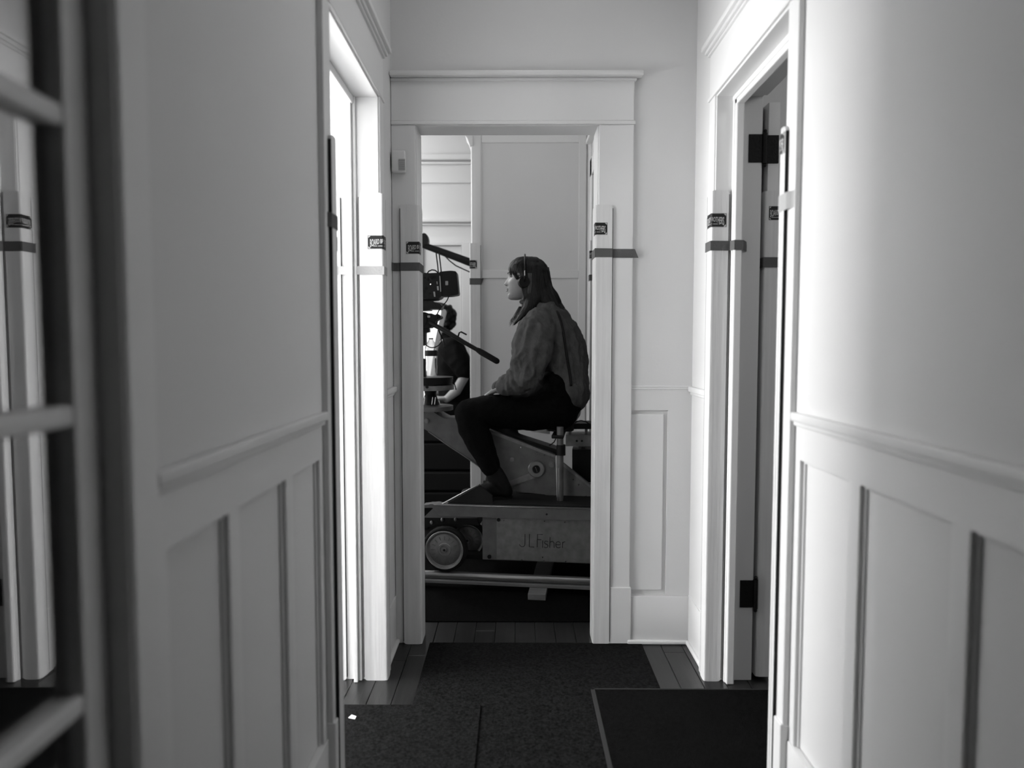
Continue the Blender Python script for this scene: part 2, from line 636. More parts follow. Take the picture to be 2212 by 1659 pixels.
# end doorway casing
te = structure('trim_8', (0, YE, 0))
cw = 0.138
ZE = at(1100, 160, YE).z
MB().box(XL + 0.001, EX0 - 0.004, YE - 0.014, YE, 0, ZH, 0.003).build('casing', M_TRIM, te)
MB().box(EX1 + 0.004, EX1 + cw, YE - 0.014, YE, 0, ZH, 0.003).build('casing', M_TRIM, te)
MB().box(EX1 + 0.004, EX1 + cw + 0.006, YE - 0.020, YE, 0, 0.232, 0.003).build('plinth_block', M_TRIM, te)
MB().box(XL + 0.001, EX1 + cw + 0.006, YE - 0.020, YE, ZH, ZH + 0.014, 0.004).build('fillet', M_TRIM, te)
MB().box(XL + 0.001, EX1 + cw, YE - 0.014, YE, ZH + 0.014, ZE - 0.02, 0.003).build('head_casing', M_TRIM, te)
mb = MB()
mb.box(XL + 0.001, EX1 + cw + 0.008, YE - 0.022, YE, ZE - 0.032, ZE - 0.020, 0.004)
mb.box(XL + 0.001, EX1 + cw + 0.030, YE - 0.044, YE, ZE - 0.020, ZE, 0.005)
mb.build('head_cap', M_TRIM, te, smooth='auto')
for x, s2 in ((EX0, -1), (EX1, 1)):
    MB().box(x, x + s2 * 0.015, YE - 0.002, YE2 + 0.002, 0, ZH, 0.002).build('jamb', M_TRIM, te)
MB().box(EX0 - 0.01, EX1 + 0.01, YE - 0.002, YE2 + 0.002, ZH - 0.001, ZH + 0.012, 0.002).build('head_jamb', M_TRIM, te)
for x, s2 in ((EX0, -1), (EX1, 1)):
    MB().box(x, x + s2 * 0.09, YE2, YE2 + 0.014, 0, ZH, 0.003).build('casing', M_TRIM, te)

# ---- enclosing walls of the rooms
wallmesh([(-2.95, -2.9, -1.3, 5.6, 0, ZC)], 'wall_west')
wallmesh([(2.7, 2.75, -1.3, 5.6, 0, ZC)], 'wall_east')
MB().box(-2.95, 2.7, -1.36, -1.3, 0, ZC).build('wall_behind', M_TEE, kind='structure')  # unseen; near-black colour stands in for the unlit hall behind the camera
wallmesh([(-2.9, LO, 1.12, 1.22, 0, ZC)], 'wall_light_block')  # added unseen wall, keeps side-room daylight from behind the glazed door
# wall behind the dolly
bx0 = at(1018, 600, YB).x
BX1 = 0.425
mb = MB()
mb.box(bx0 + 0.055, BX1 + 0.02, YB + 0.012, YB + 0.13, 0, ZC)
wb = mb.build('wall_back', M_WALL, kind='structure')
px = [at(1041, 500, YB).x, at(1250, 500, YB).x]
zt, zr1, zr0 = at(1100, 308, YB).z, at(1100, 583, YB).z, at(1100, 601, YB).z
MB().box(bx0, px[0], YB, YB + 0.14, 0, ZC, 0.010, 3).build('stile', M_TRIM, wb, smooth='auto')
MB().box(px[1], BX1 + 0.005, YB, YB + 0.02, 0, ZC, 0.002).build('stile', M_TRIM, wb)
MB().box(px[0], px[1], YB, YB + 0.02, zt, ZC, 0.003).build('rail', M_TRIM, wb)
MB().box(px[0], px[1], YB, YB + 0.02, zr0, zr1, 0.003).build('rail', M_TRIM, wb)
MB().box(px[0], px[1], YB, YB + 0.02, 0, 0.25, 0.003).build('rail', M_TRIM, wb)
MB().box(px[0] - 0.003, px[1] + 0.003, YB + 0.008, YB + 0.014, zr1, zt).build('panel', M_WALL, wb)
MB().box(px[0] - 0.003, px[1] + 0.003, YB + 0.008, YB + 0.014, 0.25, zr0).build('panel', M_WALL, wb)
# projecting cap at the top end of that wall
a_ = at(1005, 287, YB)
mb = MB()
zc1 = at(1010, 300, YB).z
zc2 = at(1018, 316, YB).z
mb.poly([(a_.x, YB - 0.01, ZC), (bx0 + 0.01, YB - 0.01, ZC), (bx0 + 0.01, YB - 0.01, zc2), (bx0 - 0.004, YB - 0.01, zc2), (bx0 - 0.02, YB - 0.01, zc1), (a_.x, YB - 0.01, zc1 + 0.02)], (0, 0, 0), (0, 0.15, 0))
mb.build('trim_9', M_TRIM, kind='structure')

# right side wall of the dolly room, with the opening the track runs through
RY = 3.96
zo = at(1276, 377, RY).z
mb = MB()
mb.box(BX1 + 0.014, BX1 + 0.13, RY + 0.0, YB + 0.13, 0, ZC)
mb.box(BX1 + 0.014, BX1 + 0.13, YE2, RY, zo, ZC)
mb.box(BX1 + 0.014, BX1 + 0.13, YE2, YE2 + 0.06, 0, zo)
ws = mb.build('wall_room_right', M_WALL, kind='structure')
t10 = structure('trim_10', (BX1, RY, 0))
MB().box(BX1, BX1 + 0.02, RY, RY + 0.09, 0, zo + 0.1, 0.004).build('casing', M_TRIM, t10)
MB().box(BX1 + 0.002, BX1 + 0.02, RY + 0.10, RY + 0.115, 0, ZC, 0.004).build('bead', M_TRIM, t10)
MB().box(BX1 + 0.002, BX1 + 0.02, RY + 0.14, RY + 0.155, 0, ZC, 0.004).build('bead', M_TRIM, t10)
MB().box(BX1 - 0.0, BX1 + 0.02, YE2 + 0.06, RY + 0.09, zo, zo + 0.1, 0.004).build('head_casing', M_TRIM, t10)
MB().box(BX1 - 0.02, BX1 + 0.02, YE2, RY + 0.12, zo + 0.20, zo + 0.225, 0.004).build('head_cap', M_TRIM, t10)
MB().box(BX1 + 0.02, BX1 + 0.14, RY - 0.012, RY + 0.001, 0, zo, 0.003).build('jamb', M_TRIM, t10)
MB().box(BX1 + 0.07, BX1 + 0.11, RY - 0.03, RY - 0.01, 0, zo, 0.003).build('door_stop', M_TRIM, t10)

# farthest wall with mouldings and a panelled door
wallmesh([(-2.9, 2.7, YW, YW + 0.06, 0, ZC)], 'wall_far')
for n_, (ya, yb, d) in enumerate(((336, 348, 0.05), (350, 356, 0.02), (391, 396, 0.014), (473, 481, 0.03), (483, 487, 0.015))):
    MB().box(-2.5, 0.2, YW - d, YW, at(950, yb, YW).z, at(950, ya, YW).z, 0.006).build('trim_%d' % (11 + n_), M_TRIM, kind='structure')
d3 = structure('door_3', (-0.6, YW, 0))
dl, dr = at(902, 600, YW).x, at(1034, 600, YW).x
il, ir = at(915, 600, YW).x, at(998, 600, YW).x
dz, iz = at(950, 524, YW).z, at(950, 531, YW).z
MB().box(dl, il, YW - 0.03, YW, 0, dz, 0.003).build('stile', M_TRIM, d3)
MB().box(ir, dr, YW - 0.03, YW, 0, dz, 0.003).build('stile', M_TRIM, d3)
MB().box(il, ir, YW - 0.03, YW, iz, dz, 0.003).build('rail', M_TRIM, d3)
MB().box(il, ir, YW - 0.03, YW, 0, 0.25, 0.003).build('rail', M_TRIM, d3)
MB().box(il + 0.004, ir - 0.004, YW - 0.016, YW, 0.25, iz - 0.004, 0.003).build('panel', M_WALL, d3)

# ---- glazed door in the left wall, close to the camera
d1 = structure('door_1', (-0.53, FD1, 0))
dx0, dx1 = -0.537, -0.499
st = 0.045
MB().box(dx0, dx1, FD1 - st - 0.003, FD1 - 0.003, 0.01, 2.06, 0.003).build('stile', M_TRIM, d1)
MB().box(dx0, dx1, FD0 + 0.003, FD0 + st + 0.003, 0.01, 2.06, 0.003).build('stile', M_TRIM, d1)
MB().box(dx0, dx1, FD0 + st, FD1 - st, 1.97, 2.06, 0.003).build('rail', M_TRIM, d1)
MB().box(dx0, dx1, FD0 + st, FD1 - st, 0.01, 0.16, 0.003).build('rail', M_TRIM, d1)
for z in (0.452, 0.786, 1.122, 1.456, 1.79):
    MB().box(dx0 + 0.004, dx1 - 0.002, FD0 + st, FD1 - st, z - 0.0125, z + 0.0125, 0.005, 3).build('muntin', M_TRIM, d1, smooth='auto')
ym = (FD0 + FD1) / 2
MB().box(dx0 + 0.004, dx1 - 0.002, ym - 0.0125, ym + 0.0125, 0.16, 1.97, 0.005, 3).build('muntin', M_TRIM, d1, smooth='auto')
zs = [0.16, 0.452, 0.786, 1.122, 1.456, 1.79, 1.97]
for z0, z1 in zip(zs, zs[1:]):
    for y0, y1 in ((FD0 + st, ym), (ym, FD1 - st)):
        MB().box(-0.5205, -0.5175, y0 + 0.001, y1 - 0.001, z0 + 0.001, z1 - 0.001).build('pane', M_GLASS, d1)
t16 = structure('trim_16', (XL, FD1, 0))
MB().box(XL - 0.001, CL, FD1 + 0.004, FD1 + 0.07, 0, 2.09, 0.004).build('casing', M_TRIM, t16)
MB().box(XL - 0.001, CL, FD0 - 0.07, FD0, 0, 2.09, 0.004).build('casing', M_TRIM, t16)
MB().box(XL - 0.001, CL, FD0 - 0.07, FD1 + 0.07, 2.09, 2.24, 0.004).build('head_casing', M_TRIM, t16)
MB().box(LO, CL - 0.005, FD1, FD1 + 0.0125, 0, 2.09, 0.001).build('jamb', M_TRIM, t16)
MB().box(LO, CL - 0.001, FD0 - 0.012, FD0, 0, 2.09, 0.002).build('jamb', M_TRIM, t16)
MB().box(LO, CL - 0.001, FD0, FD1, 2.066, 2.101, 0.002).build('head_jamb', M_TRIM, t16)

# ---- open door slab in the right room with its black hinges
d2 = structure('door_2', (0.888, YF + 0.02, 0))
MB().box(0.868, 0.908, YF + 0.012, YF + 0.63, 0.012, 2.03, 0.002).build('slab', M_TRIM, d2)
for z0, z1 in ((1.823, 1.918), (0.267, 0.365)):
    mb = MB()
    mb.box(0.797, 0.842, YF - 0.003, YF + 0.0005, z0, z1, 0.001)
    mb.box(0.859, 0.904, YF + 0.008, YF + 0.0125, z0, z1, 0.001)
    hg = mb.build('hinge', M_HINGE, d2)
    mb = MB()
    mb.cyl((0.852, YF - 0.003, z0 - 0.004), (0.852, YF - 0.003, z1 + 0.004), 0.0075, n=14)
    mb.box(0.842, 0.860, YF - 0.001, YF + 0.010, z0, z1)
    mb.ball((0.852, YF - 0.003, z1 + 0.010), 0.0065, 10)
    mb.ball((0.852, YF - 0.003, z0 - 0.010), 0.0065, 10)
    mb.build('hinge_pin', M_HINGE, hg, smooth='auto')

# ================================================================== JAMB PROTECTORS
LAB_V, LAB_F = text_polys('BOARD BROTHERS', 0.012)


def protector(C, a, b, wa, wb_, z1, z0=0.0, lab=None, label='', tilt=0.0, t=0.008):
    """L-shaped board round a jamb corner. C outermost corner; a: leg read first, b: leg read second"""
    C = Vector(C); a = Vector(a); b = Vector(b)
    root = empty('jamb_protector', (C.x, C.y, z0), 0, label, 'door jamb protector', 'jamb protectors taped round the doorways')
    outer = []
    r = 0.006

    def leg(L, dirv, nrm, k):
        pts = []
    # outline in plan: outer path from end of a to corner arc to end of b, then inner path back
    path = []
    for d in (wa, wa - 0.003, wa - 0.006, wa - 0.010, wa - 0.016, wa * 0.5, 0.02, 0.012):
        path.append((a * d, a * d + b * t, d, wa))
    for i in range(5):
        th = i / 4 * math.pi / 2
        p = (a + b) * r - a * (r * math.sin(th)) - b * (r * math.cos(th)) if True else None
        path.append((p, (a + b) * t, 0.0, None))
    for d in (0.012, 0.02, wb_ * 0.5, wb_ - 0.016, wb_ - 0.010, wb_ - 0.006, wb_ - 0.003, wb_):
        path.append((b * d, b * d + a * t, d, wb_))
    R = 0.014

    def ztop(d, W):
        if W is None:
            return z1 - 0.002
        e = W - d
        if e < R:
            return z1 - (R - math.sqrt(max(0, R * R - (R - e) ** 2)))
        return z1
    mb = MB()
    bm = mb.bm
    cols = []
    for po, pi, d, W in path:
        zt_ = ztop(d, W)
        zb_ = z0 + (z1 - zt_) * 0.6
        o_ = C + po
        i_ = C + pi
        tl_ = Vector((0, 0))
        cols.append((bm.verts.new((o_.x, o_.y, zb_)), bm.verts.new((o_.x, o_.y, zt_)), bm.verts.new((i_.x, i_.y, zt_)), bm.verts.new((i_.x, i_.y, zb_))))
    for c0, c1 in zip(cols, cols[1:]):
        for i in range(4):
            f4 = [c0[i], c0[(i + 1) % 4], c1[(i + 1) % 4], c1[i]]
            try:
                bm.faces.new(f4)
            except ValueError:
                pass
    bm.faces.new(cols[0])
    bm.faces.new(cols[-1][::-1])
    bmesh.ops.remove_doubles(bm, verts=bm.verts, dist=1e-6)
    pb = mb.build('board', M_PROT, root, smooth='auto')
    # dark free edges: raw core, darkened for the unlit side and shadow line
    mb = MB()
    for d_, n_, W in ((a, b, wa), (b, a, wb_)):
        p = C + d_ * W
        q = C + d_ * (W + 0.0024) + n_ * t
        mb.box(p.x, q.x, p.y, q.y, z0 + 0.012, z1 - 0.014)
    mb.build('raw_edge_shade', M_PROTE, root)

    if lab:
        (s0, z, hw_a, hh) = lab     # label extends s0 on leg a, hw_a on leg b; z centre; hh half height
        S0, S1 = -s0, hw_a

        def mp(s, z_, off):
            if s < 0:
                p = C + a * (-s) - b * off
                if -s < 0.004:
                    p = C + a * (-s) - b * off
            else:
                p = C + b * s - a * off
            return Vector((p.x, p.y, z_))
        eps = 0.0008
        mb = MB()
        bmm = mb.bm
        cs = [S0, -0.003, 0.003, S1]
        cc = []
        for s in cs:
            cc.append([bmm.verts.new(mp(s, z - hh, eps)), bmm.verts.new(mp(s, z + hh, eps)), bmm.verts.new(mp(s, z + hh, -0.0005)), bmm.verts.new(mp(s, z - hh, -0.0005))])
        for c0, c1 in zip(cc, cc[1:]):
            for i in range(4):
                bmm.faces.new((c0[i], c0[(i + 1) % 4], c1[(i + 1) % 4], c1[i]))
        bmm.faces.new(cc[0]); bmm.faces.new(cc[-1][::-1])
        lb = mb.build('printed_label', M_LABEL, root, label='small black printed sticker with white lettering')
        mb = MB()
        W = S1 - S0
        e2 = eps + 0.0006
        vs = []
        for v in LAB_V:
            u = v.x
            hgt = hh * (0.62 + 0.62 * abs(2 * u - 1) ** 1.6)
            top = z + hh * 0.45
            vs.append(mb.bm.verts.new(mp(S0 + W * (0.08 + 0.84 * u), top - hgt * (1 - v.y), e2)))
        for f_ in LAB_F:
            ss = [LAB_V[i].x * 0.84 * W + 0.08 * W + S0 for i in f_]
            if min(ss) < 0 < max(ss):
                continue
            try:
                mb.bm.faces.new([vs[i] for i in f_])
            except ValueError:
                pass
        # corner triangles, thin line of small print as dashes

        def q(s_a, s_b, za, zb_):
            if s_a < 0 < s_b:
                return
            mb.bm.faces.new([mb.bm.verts.new(mp(s, z_, e2)) for s, z_ in ((s_a, za), (s_b, za), (s_b, zb_), (s_a, zb_))])
        n_ = 22
        for i in range(n_):
            if i % 7 == 5:
                continue
            q(S0 + W * (0.2 + 0.6 * i / n_), S0 + W * (0.2 + 0.6 * (i + 0.65) / n_), z - hh * 0.62, z - hh * 0.50)
        k = hh * 0.32
        for sx, sd in ((S0 + 0.002, 1), (S1 - 0.002, -1)):
            for zz, zd in ((z + hh - 0.002, -1), (z - hh + 0.002, 1)):
                mb.bm.faces.new([mb.bm.verts.new(mp(s, z_, e2)) for s, z_ in ((sx, zz), (sx + sd * k, zz), (sx, zz + zd * k))])
        for zz in (z + hh - 0.0012, z - hh + 0.0004):
            q(S0 + 0.001, -0.004, zz, zz + 0.0007)
            q(0.004, S1 - 0.001, zz, zz + 0.0007)
        bmesh.ops.recalc_face_normals(mb.bm, faces=mb.bm.faces)
        mb.build('lettering', M_LET, lb, label='white lettering on the sticker')
    return root


def tape(path, z0, z1, label, m_=None, slant=0.0, cat='tape', thick=0.0012, drop=0.0, ends=(0, 0)):
    """ribbon along a plan polyline; normal side = left of travel"""
    P = [Vector(p) for p in path]
    mb = MB()
    rows = []
    for i, p in enumerate(P):
        d0 = (P[i] - P[i - 1]).normalized() if i else (P[1] - P[0]).normalized()
        d1_ = (P[i + 1] - P[i]).normalized() if i < len(P) - 1 else d0
        n0 = Vector((-d0.y, d0.x)); n1 = Vector((-d1_.y, d1_.x))
        n_ = (n0 + n1)
        n_ = n_ / max(0.5, n_.dot(n0))
        dz_ = drop * i / (len(P) - 1)
        sl = slant if i == len(P) - 1 else 0.0
        dd = d1_ if i == len(P) - 1 else d0
        a0 = p - dd * 0.0
        lo_ = Vector((a0.x, a0.y)) + (d0 * sl)
        q = p + n_ * thick
        q2 = q + d0 * sl
        rows.append([mb.bm.verts.new((lo_.x, lo_.y, z0 + dz_)), mb.bm.verts.new((p.x, p.y, z1 + dz_)),
                     mb.bm.verts.new((q.x, q.y, z1 + dz_)), mb.bm.verts.new((q2.x, q2.y, z0 + dz_))])
    for c0, c1 in zip(rows, rows[1:]):
        for i in range(4):
            mb.bm.faces.new((c0[i], c0[(i + 1) % 4], c1[(i + 1) % 4], c1[i]))
    mb.bm.faces.new(rows[0]); mb.bm.faces.new(rows[-1][::-1])
    return mb.build('tape_strip', m_ or M_TAPE, None, label=label, cat=cat, group='strips of tape holding the protectors')


T = 0.008


def zat(y, Y):
    return at(1100, y, Y).z


# left doorway, far jamb, hall corner
yj = YF - T - 0.001
protector((CL + T + .001, yj), (-1, 0), (0, 1), 0.083, 0.05, zat(416, yj), lab=(0.053, zat(523, yj), 0.045, 0.0235),
          label='brightly lit white protector board on the hall corner of the left doorway far jamb')
# left doorway, far jamb, room corner
xr_ = LO - 0.016 - T - .001
protector((xr_, yj), (0, 1), (1, 0), 0.05, 0.052, zat(418, yj), lab=(0.05, zat(527, yj), 0.042, 0.0235),
          label='white protector board deepest inside the bright left doorway, on the room side corner')
# left doorway, near jamb
yn = YN + T + 0.001
protector((CL + T + .001, yn), (0, -1), (-1, 0), 0.05, 0.085, zat(300, yn), lab=None,
          label='protector board on the near edge of the left doorway, seen edge on')
# right doorway, far jamb, hall corner
protector((CR - T - .001, yj), (0, 1), (1, 0), 0.05, 0.060, zat(411, yj), lab=(0.05, zat(476, yj), 0.052, 0.0235),
          label='white protector board on the right doorway far jamb, left of the hinges')
# right doorway, on the hinge edge of the open door
protector((0.868 - T - .001, YF + 0.012 - T - .002), (1, 0), (0, 1), 0.058, 0.07, zat(412, YF), z0=0.012,
          lab=None, label='protector board on the edge of the open door beside the black hinge')
# right doorway, near jamb
pn = protector((CR - T - .001, yn), (-0.0 + 1, 0), (0, -1), 0.085, 0.034, zat(280, yn), lab=(0.03, zat(315, yn), 0.030, 0.026),
               label='narrow white protector board on the near edge of the right doorway')
# end doorway
ye = YE - 0.014 - T - 0.001
xa = at(906, 600, ye).x
xa = EX0 + T + 0.001
protector((xa, ye), (-1, 0), (0, 1), 0.072, 0.10, zat(442, ye), lab=(0.050, zat(535, ye), 0.045, 0.0235),
          label='white protector board on the left side of the end doorway beside the film camera')
xb = EX1 - T - 0.001
protector((xb, ye), (0, 1), (1, 0), 0.10, 0.066, zat(442, ye), lab=(0.045, zat(494, ye), 0.046, 0.0235),
          label='white protector board on the right side of the end doorway behind the seated woman')
# wall end behind the dolly
yb_ = YB - T - 0.001
protector((bx0 - T - .001, yb_), (0, 1), (1, 0), 0.08, 0.066, zat(525, yb_), lab=(0.05, zat(571, yb_), 0.045, 0.026),
          label='white protector board on the wall end behind the pan handle in the dolly room')
# track opening on the right of the dolly room
protector((BX1 - T - .001, RY - 0.012 - T - .001), (0, 1), (1, 0), 0.05, 0.05, zat(520, RY), lab=(0.03, zat(551, RY), 0.03, 0.022),
          label='thin protector board on the side opening right of the woman')

# label on the open-door protector (reads from the left edge onwards)
V2, F2 = text_polys('BOARD', 0.012)
root_od = [o for o in bpy.data.objects if o.get('label', '').startswith('protector board on the edge of the open door')][0]
yy = YF + 0.012 - T - .002
zz = zat(461, yy)
lx0, lx1 = at(1661, 460, yy).x, at(1661, 460, yy).x + 0.034
lb = MB().box(lx0, lx1, yy - 0.0008, yy, zz - 0.0235, zz + 0.0235).build('printed_label', M_LABEL, root_od, label='small black printed sticker with white lettering')
mb = MB()
vs = [mb.bm.verts.new((lx0 + 0.004 + 0.040 * v.x * 0.9 * 0.82, yy - 0.0014, zz + 0.011 - (0.016 + 0.010 * (1 - v.x)) * (1 - v.y))) for v in V2]
for f_ in F2:
    mb.bm.faces.new([vs[i] for i in f_])
for i in range(9):
    x = lx0 + 0.009 + i * 0.0028
    mb.bm.faces.new([mb.bm.verts.new(p) for p in ((x, yy - .0014, zz - .016), (x + .0018, yy - .0014, zz - .016), (x + .0018, yy - .0014, zz - .0135), (x, yy - .0014, zz - .0135))])
for zd in (1, -1):
    z_ = zz + zd * 0.0215
    mb.bm.faces.new([mb.bm.verts.new(p) for p in ((lx0 + .002, yy - .0014, z_), (lx0 + .008, yy - .0014, z_), (lx0 + .002, yy - .0014, z_ - zd * .006))])
mb.build('lettering', M_LET, lb)

# ---- tapes
e = 0.0004
yt = yj - e
zt0, zt1 = zat(593, yj), zat(575, yj)
tape([(CL + T + .001 + e + .0012, YF + 0.045), (CL + T + .001 + e + .0012, yt - .0012), (-0.552, yt - .0012)], zt0, zt1, 'pale grey tape across the bright board on the left doorway, right strip', M_TAPEL)
tape([(-0.552, yt - .0012), (xr_ - e, yt - .0012), (xr_ - e, YF + 0.04)], zt0, zt1, 'pale grey tape across the bright board on the left doorway, left strip', M_TAPEL)
# near left jamb
tape([(CL + 0.0005, 1.735), (CL + T + .0014, 1.742), (CL + T + .0022, yn + e), (-0.50, yn + e)], zat(497, YN), zat(466, YN), 'short dark tape square on the near edge of the left doorway', M_TAPE)
# right far
zt0, zt1 = zat(541, yj), zat(520, yj)
tape([(CR - T - .0014, YF + 0.056), (CR - T - .0014, yt), (0.737, yt), (0.744, YF - 0.036), (0.773, YF - 0.036), (0.794, YF - 0.003)], zt0, zt1, 'dark tape round the right doorway far jamb, ending left of the hinges', M_TAPE, slant=0.012, drop=-0.003, thick=-0.0012)
# open door protector
tape([(0.857, YF + 0.05), (0.857, yy - .001), (0.917, yy - .001)], zat(578, yy), zat(556, yy), 'dark tape round the open door edge below the hinge', M_TAPE, thick=-0.0012)
# right near
tape([(0.72, yn + .0005), (CR - T - .0014, yn + .0005), (CR - T - .0014, 1.75), (CR - 0.0006, 1.735), (CR - 0.0006, 1.723)], zat(456, YN) - .004, zat(433, YN) + .012, 'light tape round the near jamb of the right doorway', M_TAPEL, drop=0.0, thick=0.0012)
# end doorway left and right
zt0, zt1 = zat(585, ye), zat(567, ye)
tape([(XL + 0.0008, YE - 0.026), (XL + 0.006, YE - 0.0155), (xa - 0.073, YE - 0.0160), (xa - 0.072, ye - e), (xa + e, ye - e), (xa + e, YE2 - 0.02)], zt0, zt1, 'dark tape across the board left of the film camera', M_TAPE, thick=-0.0012)
zt0, zt1 = zat(555, ye), zat(536, ye)
tape([(xb - e, YE2 - 0.03), (xb - e, ye - e), (xb + 0.066, ye - e), (xb + 0.068, YE - 0.0155), (at(1372, 550, ye).x, YE - 0.0155)], zt0, zt1, 'dark tape reaching across the casing right of the seated woman', M_TAPE, slant=0.014, thick=-0.0012, drop=-0.003)
# back wall
zt0, zt1 = zat(615, yb_), zat(601, yb_)
tape([(bx0 - T - .001, yb_ - e), (bx0 + 0.058, yb_ - e), (bx0 + 0.062, YB - 0.001), (at(1045, 600, YB).x, YB - 0.001)], zt0, zt1, 'short dark tape on the wall end above the pan handle', M_TAPE, slant=-0.014, thick=-0.0012)
tape([(BX1 - T - .0014, RY + 0.03), (BX1 - T - .0014, RY - 0.022), (BX1 + 0.02, RY - 0.0225)], zat(607, RY), zat(594, RY), 'small dark tape on the side opening right of the woman', M_TAPE, thick=-0.0012)

# ================================================================== FLOOR COVERINGS
def mat_thing(x0, x1, y0, y1, z, label, m_, bind=True, cat='mat'):
    root = empty('floor_mat', (x0, y0, z), 0, label, cat, 'carpet mats laid over the boards')
    MB().box(x0, x1, y0, y1, z, z + 0.004, 0.001, 1).build('carpet', m_, root)
    if bind:
        mb = MB()
        b_ = 0.012
        mb.box(x0, x1, y1 - 0.006, y1 + 0.001, z, z + 0.0046)
        mb.box(x0 - .001, x0 + b_, y0, y1, z, z + 0.0046)
        mb.box(x1 - b_, x1 + .001, y0, y1, z, z + 0.0046)
        mb.build('binding', M_BIND, root)
    return root


mat_thing(-0.345, 0.505, 0.2, 2.725, 0.0003, 'long dark carpet runner down the middle of the hall to the end doorway', M_MAT, False)
mat_thing(-1.25, -0.115, 0.95, 2.235, 0.0048, 'dark mat in front of the bright left doorway with the paper scrap on it', M_MAT, False)
mat_thing(0.262, 1.35, 0.95, 2.345, 0.0048, 'black mat with a pale edge in front of the right doorway', M_MAT2, True)
mat_thing(-1.2, 0.42, 2.94, 4.25, 0.0003, 'dark mat under the dolly track beyond the end doorway', M_MAT2, False)
c = at(760, 1557, 2.16)
mb = MB()
mb.poly([(-0.534, 2.150, 0.0092), (-0.512, 2.143, 0.0092), (-0.511, 2.158, 0.0092), (-0.528, 2.168, 0.0092)], (0, 0, 0), (0, 0, 0.0015))
mb.build('paper_scrap', M_PAPER, label='tiny white paper scrap on the mat by the left doorway', cat='paper')

# ================================================================== THERMOSTAT
a0, a1 = at(848, 375, YE - 0.014), at(877, 328, YE - 0.014)
th = empty('thermostat', (a0.x, YE - 0.014, a0.z), 0, 'small white wall thermostat with a square grille left of the end doorway header', 'thermostat')
MB().box(a0.x, a1.x, YE - 0.040, YE - 0.0142, a0.z, a1.z, 0.006, 3).build('housing', M_TRIM, th, smooth='auto')
g0, g1 = at(861, 368, YE - 0.040), at(875, 343, YE - 0.040)
gr = MB().box(g0.x, g1.x, YE - 0.0415, YE - 0.0395, g0.z, g1.z, 0.001).build('grille', M_GRILL, th)
mb = MB()
for i in range(6):
    z = g0.z + (g1.z - g0.z) * (i + 0.5) / 6
    mb.box(g0.x, g1.x, YE - 0.0428, YE - 0.0412, z - 0.002, z + 0.002)
mb.build('louvre', M_PALE, gr)

# ================================================================== DOLLY
TH = math.radians(7.0)
DO = Vector((0.10, 3.30, 0))
DU = Vector((math.cos(TH), -math.sin(TH), 0))
DV = Vector((math.sin(TH), math.cos(TH), 0))


def dl_(px_, py_, v=0.0):
    """photo pixel -> dolly frame (u, v, z) on the plane v"""
    d = ray(px_, py_)
    o_ = Vector((0, 0, H))
    k = (v - (o_ - DO).dot(DV)) / d.dot(DV)
    p = o_ + d * k
    return Vector(((p - DO).dot(DU), v, p.z))


def DP(mb, pts, v, t):
    """prism from photo outline at depth v, thickness t"""
    P = [dl_(x, y, v) for x, y in pts]
    mb.poly(P, (0, 0, 0), (0, t, 0))
    return mb


def arc(cx, cy, r, a0_, a1_, n=8):
    return [(cx + r * math.cos(math.radians(a0_ + (a1_ - a0_) * i / n)), cy + r * math.sin(math.radians(a0_ + (a1_ - a0_) * i / n))) for i in range(n + 1)]


# track
tk = empty('dolly_track', DO, -TH, 'steel dolly track laid across the doorway on wooden blocks', 'track', local=True)
RW = 0.56
ZR = 0.067
for v in (0.0, RW):
    rl = MB()
    rl.cyl((-1.6, v, ZR), (2.0, v, ZR), 0.019, n=20)
    r_ = rl.build('rail', M_STEEL, tk, smooth='auto')
    MB().box(-1.6, 2.0, v - 0.030, v + 0.030, 0.034, 0.049, 0.002).build('rail_base', M_FLANGE, r_)
for u in (dl_(1164, 1275, 0).x, dl_(1164, 1275, 0).x - 1.0, dl_(1164, 1275, 0).x + 1.0):
    MB().box(u - 0.042, u + 0.042, -0.115, RW + 0.1, 0.0045, 0.033, 0.002).build('sleeper', M_BLOCK, tk)

dy = empty('camera_dolly', DO, -TH, 'grey metal camera dolly with wheels on the track under the seated woman', 'camera dolly', local=True)
# chassis
z_t0, z_t1 = dl_(1150, 1097, -0.02).z, dl_(1150, 1122, -0.02).z
u0 = dl_(928, 1100, -0.02).x
U1 = 1.0
mb = MB()
top = dl_(1100, 1094, -0.02).z
bot = dl_(1100, 1119, -0.02).z
mb.poly([Vector((u0, -0.02, top)), Vector((U1, -0.02, top)), Vector((U1, -0.02, bot)), Vector((u0 + 0.045, -0.02, bot))], (0, 0, 0), (0, 0.05, 0))
ch = mb.build('deck_frame', M_DOLLY, dy)
MB().box(u0 + 0.02, U1, -0.024, -0.018, top - 0.004, top + 0.0015, 0.001).build('bright_edge', M_EDGE, ch)
ud = dl_(1066, 1090, 0.1).x
MB().box(ud, U1, 0.03, 0.58, bot + 0.004, top - 0.002, 0.003).build('deck', M_DOLLY, dy)
MB().box(ud + 0.01, U1, 0.0, 0.56, top - 0.001, top + 0.008, 0.002).build('deck_tread', M_RUB, dy)
MB().box(u0 + 0.14, ud + 0.02, 0.065, 0.215, top - 0.006, top + 0.008, 0.002).build('foot_plate', M_RUB, dy)
mb = MB()
for x_, y_ in ((1181, 1111),):
    p = dl_(x_, y_, -0.021)
    mb.cyl(p + Vector((0, -0.001, 0)), p + Vector((0, 0.01, 0)), 0.005, n=12)
mb.build('bolt_hole', M_BLACK, ch)
